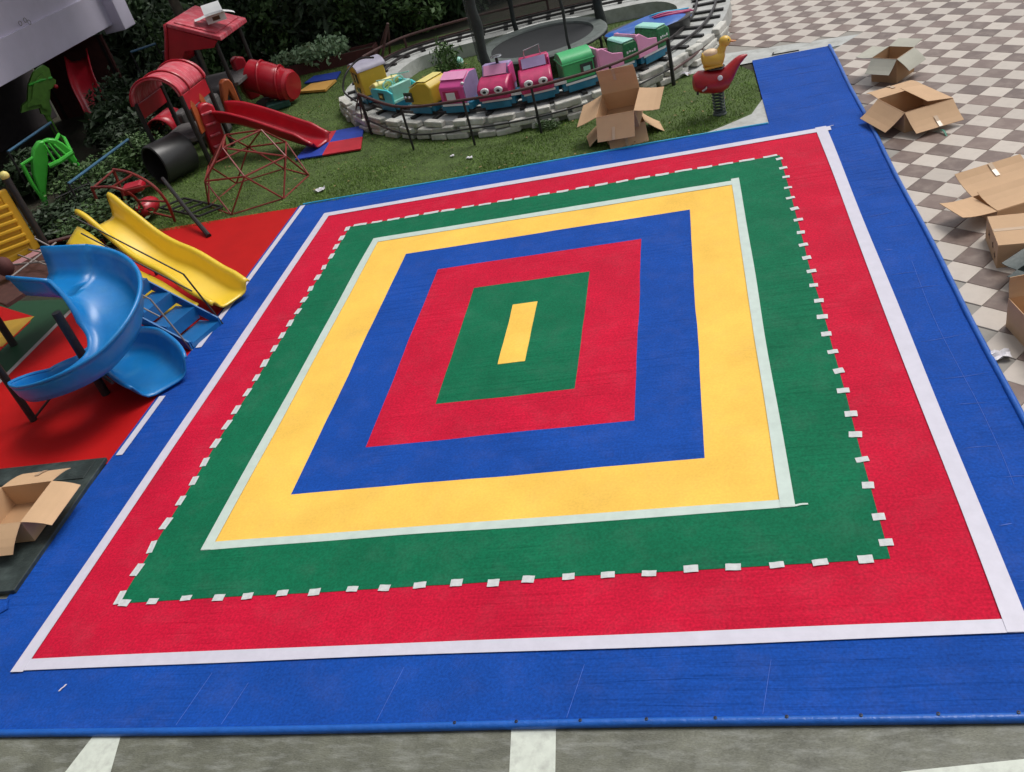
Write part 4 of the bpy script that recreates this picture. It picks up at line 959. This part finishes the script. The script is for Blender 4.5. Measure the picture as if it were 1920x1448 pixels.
# tall red panels and the orange arch in front
def vpl(px, py, foot, nrm=np.array([.75, -.66, 0])):
    d = CF + CX * (px - 960) / FPX - CU * (py - 724) / FPX; return CAM + d * (((foot - CAM) @ nrm) / (d @ nrm))
def plate(name, outl, th, m, parent, off=0., bevel=.02, foot=None):
    nn = np.array([.75, -.66, 0]); q = [vpl(x, y, foot) + nn * off for x, y in outl]; return W(MB().prism(q, -nn * th), name, m, True, bevel, parent)
f1 = np.array(at(415, 300, .02)); f2_ = np.array(at(480, 190, .10)); f3 = np.array(at(440, 212, .35))
up = plate('red_panel', [(372, 205), (377, 196), (389, 192), (401, 197), (412, 222), (424, 258), (429, 290), (416, 302), (402, 292), (387, 252)], .22, 'red_plastic', rp, 0, .04, f1)
for q in ((386, 212), (394, 232), (402, 252), (409, 272)):
    p = vpl(*q, f1) + np.array([.03, -.03, 0]); MB().box(p, (.22, .05, .045), .72).build('hand_hold', 'faded_red', up, world=True, bevel=.012)
up = plate('red_panel', [(437, 114), (444, 106), (458, 107), (468, 130), (483, 166), (490, 181), (472, 189), (459, 172), (446, 138)], .24, 'red_plastic', rp, 0, .04, f2_)
plate('orange_arch', [(415, 156), (420, 149), (429, 148), (436, 155), (449, 185), (458, 207), (450, 210), (437, 184), (430, 172), (427, 195), (430, 217), (424, 217), (418, 182)], .18, 'orange_plastic', rp, 0, .03, f3)
W(MB().box((-8.15, 9.7, .45), (.40, .9, .85)), 'rock_block', 'grey_stone_plastic', bevel=.07); W(MB().box((-8.25, 10.7, .45), (.35, .5, .9)), 'rock_block', 'grey_stone_plastic', bevel=.07)
# gabled tower
tx0, txr, tx1, ty0, ty1, tze, tzr = -9.72, -8.66, -7.58, 10.46, 11.98, 1.80, 2.30
for nm_, xa in (('roof_slope', tx1),):
    rs_ = W(MB().prism([(txr, ty0, tzr), (xa, ty0, tze), (xa, ty0, tze + .10), (txr, ty0, tzr + .10)], (0, ty1 - ty0, 0)), nm_, 'faded_red', bevel=.02)
    MB().prism([(txr + (xa - txr) * .12, ty0 + .10, tzr - .06 + .105), (txr + (xa - txr) * .90, ty0 + .10, tze + .05 + .105), (txr + (xa - txr) * .90, ty1 - .10, tze + .05 + .105), (txr + (xa - txr) * .12, ty1 - .10, tzr - .06 + .105)], (0, 0, .025)).build('roof_inset', 'faded_red', rs_, world=True, bevel=.01)
side = [(txr - .01 - .42 * math.sin(t * 1.35) ** 1.2, tzr + .06 - 1.15 * t + .18 * t * t) for t in np.linspace(0, 1, 9)]
W(MB().shell([[(x, y, z) for y in np.linspace(ty0, ty1, 6)] for x, z in side], .06), 'roof_side', 'red_plastic', 'all')
W(MB().prism([(txr, ty0 + .02, tzr), (tx1 - .1, ty0 + .02, tze + .02), (tx1 - .25, ty0 + .02, tze - .10), (txr + .15, ty0 + .02, tze - .04), (txr - .15, ty0 + .02, tze - .35), (side[6][0] + .03, ty0 + .02, side[6][1]), (side[3][0] + .02, ty0 + .02, side[3][1])], (0, .05, 0)), 'roof_end', 'red_plastic', bevel=.01)
tx0 = -9.25
for x in (tx0 + .2, tx1 - .2):
    for y in (ty0 + .12, ty1 - .12): W(MB().tube([(x, y, 0), (x, y, tze + .05)], .05, 8), 'post', 'dark_metal', True)
W(MB().box((-8.4, (ty0 + ty1) / 2, .85), (1.5, 1.3, .08)), 'deck', 'grey_stone_plastic', bevel=.01)
# slides of the playhouse
q0, q1 = np.array([-7.25, 8.55]), np.array([-4.93, 7.70]); d3 = (q1 - q0) / np.linalg.norm(q1 - q0); s3 = np.array([d3[1], -d3[0], 0]); l3 = np.linalg.norm(q1 - q0)
us = np.linspace(0, 1, 26); zz = np.interp(us, [0, .15, .35, .55, .75, .9, 1], [.66, .66, .54, .38, .2, .09, .06]); zz = np.convolve(np.pad(zz, 2, 'edge'), np.ones(5) / 5, 'valid')
rsl = W(channel([(q0[0] + d3[0] * l3 * u, q0[1] + d3[1] * l3 * u, z) for u, z in zip(us, zz)], .50, np.interp(us, [0, .85, 1], [.30, .28, .12]), [s3] * 26, th=.022), 'slide', 'red_plastic', 'all', label='red open slide running down to the lawn')
tu = W(MB().tube(spline([(-7.75, 11.45, .78), (-7.35, 11.40, .62), (-7.0, 11.32, .46), (-6.72, 11.25, .40)], 5), [.36] * 4 + [.38] * 5 + [.36] * 5 + [.30] * 2, 20), 'tube_slide', 'red_plastic', True, label='fat red tube slide')
for k, x in enumerate((-7.45, -7.02)):
    y = 11.42 - .09 * k; z = .66 - .17 * k
    MB().tube([(x + .18 * math.sin(t) * .35, y + .385 * math.cos(t), z + .385 * math.sin(t)) for t in np.linspace(0, 2 * PI, 22)[:-1]], .025, 6, closed=True).build('flange', 'red_plastic', tu, smooth=True, world=True)
# white carton on the tower roof
wb = carton('white_box', 'small white open box lying on the red tower roof', tuple(at(405, 35, 2.18)[:2]), (.42, .34, .16), math.radians(30), (PI * 1.0, PI * 1.1, PI * .7, PI * 1.05), 'white_card', group=None, z=2.12, fl=.24)
MB().box((0, -.172, .09), (.16, .004, .08)).build('print', 'ink', wb)
rock_ = thing('green_crate', 'dark green crumpled crate lid beside the red tube slide', 'crate', tuple(at(520, 200, 0)))
MB().box(at(522, 196, .10), (.55, .35, .16), .4).build('body', 'crate_green', rock_, world=True, bevel=.03)
MB().box(at(498, 192, .12), (.35, .3, .18), -.3).build('lid', 'grey_stone_plastic', rock_, world=True, bevel=.05)

# loose foam mats
fm = thing('foam_mat', 'blue and red checker mat at the foot of the red slide', 'mat', tuple(at(618, 272, 0)))
ctr = [at(555, 304, 0), at(678, 284, 0), at(684, 240, 0), at(596, 256, 0)]
def lerp2(u, v): return (ctr[0] * (1 - u) + ctr[1] * u) * (1 - v) + (ctr[3] * (1 - u) + ctr[2] * u) * v
for u0, u1, v0, v1, m in ((0, .42, 0, .5, 'mat_blue'), (.42, 1, 0, .5, 'mat_red'), (0, .42, .5, 1, 'mat_red'), (.42, 1, .5, 1, 'mat_blue')):
    q = [lerp2(u0, v0), lerp2(u1, v0), lerp2(u1, v1), lerp2(u0, v1)]
    MB().prism([(p[0], p[1], .03) for p in q], (0, 0, .025)).build('mat_panel', m, fm, world=True)
f2 = thing('landing_mat', 'blue and orange mats at the end of the tube slide', 'mat', tuple(at(605, 160, 0)))
MB().prism([(*at(x, y, 0)[:2], .03) for x, y in ((572, 160), (632, 152), (640, 138), (590, 147))], (0, 0, .03)).build('mat_panel', 'mat_blue', f2, world=True)
MB().prism([(*at(x, y, 0)[:2], .03) for x, y in ((562, 178), (612, 174), (632, 155), (585, 163))], (0, 0, .05)).build('mat_panel', 'mat_orange', f2, world=True)

# ------------------------------------------------------------------ green toys at far left
ga = thing('green_arch_toy', 'bright green plastic arch climber with slotted crown', 'climbing toy', tuple(at(100, 360, .3)[:2]) + (0,))
gb = np.array(at(100, 372, .15))
plate('wide_leg', [(86, 388), (78, 375), (70, 350), (62, 325), (60, 300), (63, 280), (72, 266), (82, 264), (86, 276), (90, 300), (88, 330), (86, 355), (90, 385)], .22, 'green_plastic', ga, .05, .03, gb)
plate('side_leg', [(158, 338), (140, 312), (126, 295), (112, 282), (98, 272), (80, 266), (92, 260), (104, 261), (118, 268), (132, 280), (146, 302), (162, 330)], .22, 'green_plastic', ga, .02, .03, gb)
for k, (p, q) in enumerate((((80, 270), (98, 300)), ((88, 268), (108, 294)), ((98, 270), (118, 288)))):
    W(MB().tube([vpl(*p, gb) + np.array([.1, -.09, 0]), vpl(*q, gb) + np.array([.12, -.1, 0])], .024, 8), 'crown_bar', 'green_plastic', True, parent=ga)
W(MB().tube([vpl(88, 310, gb) + np.array([.12, -.1, 0]), vpl(108, 300, gb) + np.array([.14, -.12, 0]), vpl(132, 284, gb) + np.array([.12, -.1, 0])], .05, 8), 'cross_bar', 'green_plastic', True, parent=ga)
W(MB().tube([vpl(40, 310, gb), vpl(62, 296, gb)], .035, 8), 'cross_bar', 'green_plastic', True, parent=ga)
W(MB().tube([vpl(42, 310, gb), vpl(60, 345, gb), vpl(80, 372, gb)], .04, 8), 'rear_leg', 'green_plastic', True, parent=ga)
W(MB().tube([vpl(104, 265, gb), vpl(116, 256, gb) - np.array([.2, -.2, 0]), vpl(126, 262, gb) - np.array([.2, -.2, 0]), vpl(134, 285, gb)], .035, 8), 'rear_leg', 'green_plastic', True, parent=ga)
dn = thing('green_figure_panel', 'leaf green toy figure panel below the lilac wall', 'toy', tuple(at(88, 215, 1.0)[:2]) + (0,))
zt0 = 1.0; ol = [(95, 218, 0), (78, 214, .03), (75, 203, .10), (55, 207, .06), (40, 212, .03), (42, 198, .14), (52, 190, .2), (54, 160, .5), (62, 138, .7), (72, 128, .8), (82, 122, .86), (92, 128, .8), (97, 146, .64), (105, 150, .6), (104, 162, .5), (95, 166, .45), (93, 192, .2), (97, 205, .1)]
bp_ = np.array(at(88, 215, 1.0)); pts = []
for px, py, _ in ol:
    # outline on a vertical plane through the foot, facing the lawn
    d = CF + CX * (px - 960) / FPX - CU * (py - 724) / FPX; nrm = np.array([.75, -.66, 0]); t = ((bp_ - CAM) @ nrm) / (d @ nrm); pts.append(CAM + d * t)
W(MB().prism(pts, (-.11, .10, 0)), 'figure', 'leaf_green_plastic', parent=dn)
mid = np.mean(pts, axis=0); bod = [mid + (p - mid) * .72 + np.array([.02, -.02, 0]) for p in pts]
W(MB().prism(bod, (.03, -.026, 0)), 'raised_face', 'leaf_green_plastic', parent=dn)
W(MB().tube([pts[7], (pts[7] + pts[12]) / 2 + np.array([.06, -.05, .03]), pts[12]], .03, 8), 'rib', 'green_plastic', True, parent=dn)
pe = np.array(pts[14]); W(MB().ball(pe + np.array([.05, -.05, 0]), .05), 'red_spot', 'red_plastic', 'all', parent=dn)
W(MB().tube([(bp_[0] - .05, bp_[1] + .05, 0), (bp_[0] - .05, bp_[1] + .05, 1.1)], .06, 8), 'post', 'leaf_green_plastic', True, parent=dn)
for k, (p, q, lb) in enumerate((((15, 285, 1.1), (95, 230, 1.1), 'thin blue bar beside the yellow panel top'), ((128, 345, .8), (240, 262, .8), 'thin blue bar slanting over the plants behind the green arch'), ((245, 98, 1.5), (292, 82, 1.5), 'short pale blue bar behind the barrel roof'))):
    bb = thing('metal_bar', lb, 'bar', tuple(at(*q)[:2]) + (0,))
    W(MB().tube([P3(*p), P3(*q)], .028, 8), 'bar', 'blue_metal', True, parent=bb)
    e_ = P3(*q); W(MB().tube([e_, (e_[0], e_[1], 0)], .024, 8), 'post', 'dark_metal', True, parent=bb)
    e_ = P3(*p); W(MB().tube([e_, (e_[0], e_[1], 0)], .024, 8), 'post', 'dark_metal', True, parent=bb)
nf = thing('wire_trellis', 'dark wire trellis in front of plants behind the yellow slide', 'trellis', tuple(at(140, 420, 0)))
for k in range(6): W(MB().tube([P3(100 + 12 * k, 362 - 6 * k, .7), P3(128 + 13 * k, 415 - 5 * k, .1)], .012, 6), 'wire', 'dark_metal', parent=nf)
for k in range(2): W(MB().tube([P3(104 + 12 * k, 372 + 22 * k, .6 - .3 * k), P3(164 + 15 * k, 345 + 20 * k, .6 - .3 * k)], .014, 6), 'wire', 'dark_metal', parent=nf)
bs_ = thing('red_slide', 'dark red curved slide half hidden under the lilac building', 'slide', tuple(at(205, 255, 0)))
pth = spline([P3(148, 112, 1.55), P3(160, 160, 1.15), P3(182, 205, .7), P3(205, 250, .22)], 7); dd = [np.array([.72, .69, 0])] * len(pth)
W(channel(pth, .55, .20, dd), 'trough', 'red_plastic', 'all', parent=bs_)
W(MB().tube([pth[0], (pth[0][0], pth[0][1], 0)], .05, 8), 'post', 'dark_metal', parent=bs_)
rw = thing('red_screen', 'dark red wall panel in the gloom under the building', 'panel', (-13.6, 14.2, 0))
W(MB().box((-14.2, 14.6, .95), (2.4, .08, 1.9)), 'panel', 'planter_red', parent=rw); 
for x in (-15.2, -13.1): W(MB().box((x, 14.6, .95), (.08, .12, 1.94)), 'post', 'dark_metal', parent=rw)
wbn = thing('wooden_beam', 'dull brown wooden beam bench in the shade beside the building', 'beam', tuple(at(230, 110, 0)[:2]) + (0,))
W(MB().tube([P3(165, 114, 1.0), P3(235, 88, 1.0), P3(300, 62, 1.0)], .11, 8), 'beam', 'wood', True, parent=wbn)
for x, y in ((175, 112), (262, 78)): e_ = P3(x, y, 1.0); W(MB().tube([e_, (e_[0] + .1, e_[1] - .2, 0)], .07, 8), 'leg', 'wood', True, parent=wbn)

# ------------------------------------------------------------------ lilac building
bl = thing('building', 'pale lilac building with overhanging wall at upper left', 'building', (-13, 10, 0))
W(MB().box((-14.4, 9.0, 4.6), (3.0, 12.1, 5.2)), 'upper_wall', 'lilac_wall', parent=bl)
W(MB().box((-12.87, 9.0, 2.42), (.06, 12.1, .84)), 'fascia', 'lilac_wall', bevel=.01, parent=bl)
W(MB().box((-12.85, 15.35, 4.4), (.62, .60, 5.2)), 'corner_pier', 'lilac_wall', bevel=.02, parent=bl)
W(MB().box((-16.1, 9.0, 1.0), (.3, 12.4, 2.0)), 'back_wall', 'dark_wall', parent=bl)
W(MB().box((-12.6, 3.2, 1.0), (.4, .4, 2.0)), 'column', 'lilac_wall', parent=bl)

for q in ((38, 44), (47, 38), (55, 42)):
    p = at(*q, 2.0); d = CF + CX * (q[0] - 960) / FPX - CU * (q[1] - 724) / FPX; p = CAM + d * ((-12.835 - CAM[0]) / d[0])
    W(MB().tube([p + np.array([0, .05 * math.cos(t), .05 * math.sin(t)]) for t in np.linspace(0, 2 * PI, 13)[:-1]], .007, 5, closed=True), 'pencil_mark', 'grey_metal', parent=bl)
hb = thing('house', 'grey house wall behind the viewpoint, facing the play mat', 'building', (2, -10.6, 0))
W(MB().box((2, -10.75, 4.5), (30, .5, 9.0)), 'wall', 'pale_concrete', parent=hb)
W(MB().box((2, -9.75, 3.0), (30, 1.5, .22)), 'balcony_slab', 'pale_concrete', parent=hb)
for x in (-6, -1, 5, 10): W(MB().box((x, -10.48, 4.6), (1.6, .06, 1.4)), 'window', 'window_dark', parent=hb)
# ------------------------------------------------------------------ plants and trees
def leaf_cloud(n, rad, size, seed, shell=.55, flat=1., droop=.0, long=1.6):
    r = np.random.default_rng(seed); d = r.normal(size=(n, 3)); d /= np.linalg.norm(d, axis=1, keepdims=True)
    lump = 1 + .28 * np.sin(d[:, 0] * 5 + seed) * np.sin(d[:, 1] * 4 + 1) + .18 * np.sin(d[:, 2] * 7 + d[:, 0] * 6)
    rr = (shell + (1 - shell) * r.random(n)) * lump; c = d * rr[:, None] * np.array(rad)
    u = r.normal(size=(n, 3)); u /= np.linalg.norm(u, axis=1, keepdims=True); u[:, 2] -= droop; v = np.cross(u, r.normal(size=(n, 3))); v /= np.linalg.norm(v, axis=1, keepdims=True)
    s = size * r.uniform(.6, 1.35, n)[:, None]; w = np.cross(u, v)
    a, b_, c2, e = c - u * s * long * .5, c + v * s * .35 + w * s * .1, c + u * s * long * .5, c - v * s * .35 + w * s * .1
    V = np.stack([a, b_, c2, e], 1).reshape(-1, 3); return V, np.arange(len(V)).reshape(-1, 4)
LEAFM = {}
def cloud_mesh(key, *a, m='leaf_dark', **k):
    if key not in LEAFM:
        V, F = leaf_cloud(*a, **k); o = raw_mesh('foliage', V, F, m); LEAFM[key] = o.data; bpy.data.objects.remove(o)
    return LEAFM[key]
cloud_mesh('bush0', 2600, (.9, .9, 1.0), .13, 1, m='leaf_dark'); cloud_mesh('bush1', 2600, (.9, .9, 1.0), .11, 2, m='leaf_mid'); cloud_mesh('bush2', 2200, (.9, .9, 1.0), .17, 3, m='leaf_dark', long=2.4)
cloud_mesh('pale', 420, (.42, .30, .26), .085, 5, m='leaf_pale'); cloud_mesh('small', 500, (.35, .35, .35), .06, 6, m='leaf_mid', long=2.5); cloud_mesh('crown', 9000, (2.7, 2.7, 1.5), .30, 9, m='leaf_mid', shell=.25)
def plant(name, label, cat, key, loc, sc, group, rz=None, stem=True, stem_h=None):
    a = thing(name, label, cat, (loc[0], loc[1], 0), 0, group)
    f = bpy.data.objects.new('foliage', LEAFM[key]); COL.objects.link(f); f.parent = a; f.location = (0, 0, loc[2]); f.scale = sc; f.rotation_euler = (0, 0, random.uniform(0, 6) if rz is None else rz)
    if stem: MB().tube([(0, 0, 0), (.03, .02, loc[2] * .6), (-.02, .03, loc[2] * 1.1)], [.05, .04, .02], 6).build('stem', 'bark', a)
    return a
HB = [(-10.6, 14.6, 1.4), (-9.4, 15.3, 1.5), (-8.4, 15.7, 1.5), (-7.4, 15.5, 1.3), (-6.5, 15.9, 1.5), (-5.5, 15.8, 1.3), (-4.6, 15.6, 1.2), (-3.7, 16.2, 1.3), (-10.2, 16.8, 1.9), (-8.8, 17.4, 2.1), (-7.2, 17.3, 2.0), (-5.7, 17.5, 2.0), (-4.3, 17.6, 1.8), (-2.9, 18.0, 1.7)]
names = ['leftmost', 'second', 'third', 'fourth', 'fifth', 'sixth', 'seventh', 'eighth']
for k, (x, y, h_) in enumerate(HB):
    row = 'front' if k < 8 else 'back'; n_ = names[k if k < 8 else k - 8]
    plant('hedge_shrub', f'dark leafy shrub, {n_} from the left in the {row} row of the back hedge', 'shrub', ('bush1', 'bush0', 'bush1', 'bush2')[k % 4], (x, y, h_ * .72), (1.0, 1.0, h_ * .75), 'shrubs of the back hedge')
for k, (x, y, h_) in enumerate(((-12.0, 16.3, 1.5), (-13.6, 17.2, 1.7), (-15.2, 18.4, 1.9), (-17.2, 19.6, 2.0), (-11.6, 18.6, 2.2), (-14.6, 20.4, 2.4))):
    plant('hedge_shrub', ('dark shrub just right of the lilac pier', 'dark shrub behind the lilac pier', 'shrub second behind the lilac pier', 'shrub third behind the lilac pier', 'tall shrub in the back row behind the wooden beam', 'tall shrub in the back row behind the pier')[k], 'shrub', ('bush0', 'bush2')[k % 2], (x, y, h_ * .72), (1.25, 1.1, h_ * .8), 'shrubs of the back hedge')
US = [(-10.9, 10.4, .5, 'bush2', 'spiky dark shrub under the curved red slide'), (-9.9, 9.5, .42, 'bush0', 'low dark shrub left of the red playhouse barrel roof'), (-9.4, 8.4, .35, 'bush1', 'low green shrub behind the slanting blue bar'), (-10.2, 7.6, .3, 'bush1', 'low green shrub behind the green arch toy'), (-9.0, 6.6, .25, 'bush2', 'grassy plant behind the red arch climber'), (-8.2, 4.9, .32, 'bush1', 'leafy plant behind the trellis by the yellow slide'), (-9.3, 5.4, .3, 'bush0', 'dark plant beneath the green arch'), (-11.5, 11.9, .6, 'bush0', 'dark shrub by the foot of the wooden beam'), (-10.4, 12.2, .6, 'bush0', 'dark shrub behind the barrel roof at left'), (-11.9, 8.6, .4, 'bush2', 'dark spiky shrub below the green figure panel')]
for x, y, h_, key, lb in US: plant('shrub', lb, 'shrub', key, (x, y, h_), (.75, .75, h_ * 1.15), 'low shrubs between the toys')
pl = thing('planter', 'long dark red planter trough with pale leaved plants', 'planter', (-7.0, 14.0, 0), math.radians(3))
b = MB(); b.box((0, -.2, .14), (2.9, .05, .28)); b.box((0, .25, .14), (2.9, .05, .28)); b.box((-1.43, .02, .14), (.05, .40, .27)); b.box((1.43, .02, .14), (.05, .40, .27)); b.build('trough', 'planter_red', pl)
MB().box((0, .02, .11), (2.8, .40, .22)).build('earth', 'soil', pl)
for k, (dx, s) in enumerate(((-1.05, .8), (-.5, .9), (.05, 1.3), (.45, 1.0))):
    plant('planter_plant', ('small pale leaved plant at the left end of the planter', 'pale leaved plant second in the planter', 'big pale variegated plant in the middle of the planter', 'pale leaved plant right of the big planter plant')[k], 'plant', 'pale', (-7.0 + dx, 14.0 + dx * .05, .40), (s, s, s), 'plants in the dark red planter')
plant('weed', 'feathery green bush inside the train loop by the pale track', 'bush', 'small', (-3.05, 11.2, .25), (.9, .9, 1.2), None)
plant('weed', 'small weed at the kerb behind the lawn railing', 'weed', 'small', (-.35, 6.45, .06), (.6, .4, .3), None, stem=False)
def tree(label, x, y, h_, r=.16, sc=1.):
    a = thing('tree', label, 'tree', (x, y, 0), 0, 'trees shading the garden')
    MB().tube([(0, 0, 0), (.08, .05, h_ * .35), (-.05, .1, h_ * .7), (.05, 0, h_)], [r, r * .8, r * .62, r * .4], 10).build('trunk', 'bark', a, smooth=True)
    for k in range(4):
        t = k * 1.7; MB().tube([(0, .05, h_ * .7), (.7 * math.cos(t), .7 * math.sin(t), h_ * .95), (1.5 * math.cos(t), 1.5 * math.sin(t), h_ * 1.12)], [r * .5, r * .35, r * .15], 7).build('limb', 'bark', a, smooth=True)
    f = bpy.data.objects.new('crown', LEAFM['crown']); COL.objects.link(f); f.parent = a; f.location = (0, 0, h_ * 1.15); f.scale = (sc, sc, sc); f.rotation_euler = (0, 0, x)
    return a
tree('tree with pale trunk rising behind the planter', -7.6, 16.6, 5.8, .15, .9); tree('tree trunk rising from the hedge right of the planter', -5.2, 16.9, 5.9, .14, .85)
tree('tree trunk behind the red tower roof', -10.0, 13.4, 5.6, .16, .95); tree('tree trunk behind the brown railing', -3.2, 17.2, 6.0, .14, .8)
tree('unseen tree added for shade, outside the left edge beside the climbing tower', -11.0, .6, 5.6, .15, 1.25); tree('unseen tree added for shade, outside the left edge beyond the patterned mat', -12.0, 3.6, 5.5, .15, 1.3)  # both out of view, added to shade the left side

# ------------------------------------------------------------------ small litter
def litter(name, label, px, py, s, m, seed):
    r = random.Random(seed); p = at(px, py, .02); a = thing(name, label, 'litter', (p[0], p[1], .0))
    G = [[(s * (i - 2) * .4 + r.uniform(-.1, .1) * s, s * (j - 2) * .3 + r.uniform(-.1, .1) * s, .02 + .5 * s * r.random()) for j in range(5)] for i in range(5)]
    MB().shell(G, .002).build('sheet', m, a); return a
litter('paper_scrap', 'crumpled pale paper on the lawn near the dome climber', 600, 358, .11, 'paper_white', 1); litter('paper_scrap', 'small white scrap on the lawn, left of two', 848, 293, .045, 'paper_white', 2); litter('paper_scrap', 'small white scrap on the lawn, right of two', 880, 297, .06, 'paper_white', 3)
litter('paper_scrap', 'white crumpled bag on the grass behind the railing corner post', 1284, 141, .13, 'paper_white', 4); litter('paper_scrap', 'pale paper on the tiles beside the right mat edge', 1876, 668, .10, 'paper_white', 8)
p = at(1753, 250, .0); gs = thing('plastic_strip', 'curled green plastic strip on the tiles in front of the open box', 'strip', (p[0], p[1], 0), .5)
MB().shell([[(.03 * j + .02 * math.sin(i), -.05 * i, .02 + .04 * math.sin(i * .8)) for j in range(2)] for i in range(6)], .003).build('strip', 'green_strip', gs, smooth='all')
p = at(860, 118, .1); bl2 = thing('ball', 'small pale ball on the grass inside the train loop', 'ball', (p[0], p[1], 0)); MB().ball((0, 0, .12), .11, 14, 10).build('shell', 'mint_paint', bl2, smooth='all'); MB().tube([(.11 * math.cos(t), .11 * math.sin(t), .11) for t in np.linspace(0, 2 * PI, 20)[:-1]], .006, 6, closed=True).build('seam', 'white_paint', bl2)
p = at(1455, 105, .0); hk = thing('cord', 'short black cord lying on the back edge of the blue mat', 'cord', (p[0], p[1], 0)); MB().tube(spline([(-.03, .10, .03), (-.05, .04, .03), (-.02, 0, .03), (.2, -.02, .03), (.38, -.03, .03)], 6), .012, 6).build('cord', 'dark_metal', hk, smooth=True)
p = at(112, 1300, .0); cs = thing('tape_scrap', 'tiny pale tape scrap on the front left blue border', 'scrap', (p[0], p[1], 0)); MB().shell([[(.015 * j + .01 * i, .022 * i, .026 + .003 * math.sin(i * 2)) for j in range(2)] for i in range(4)], .001).build('scrap', 'white_tape', cs)
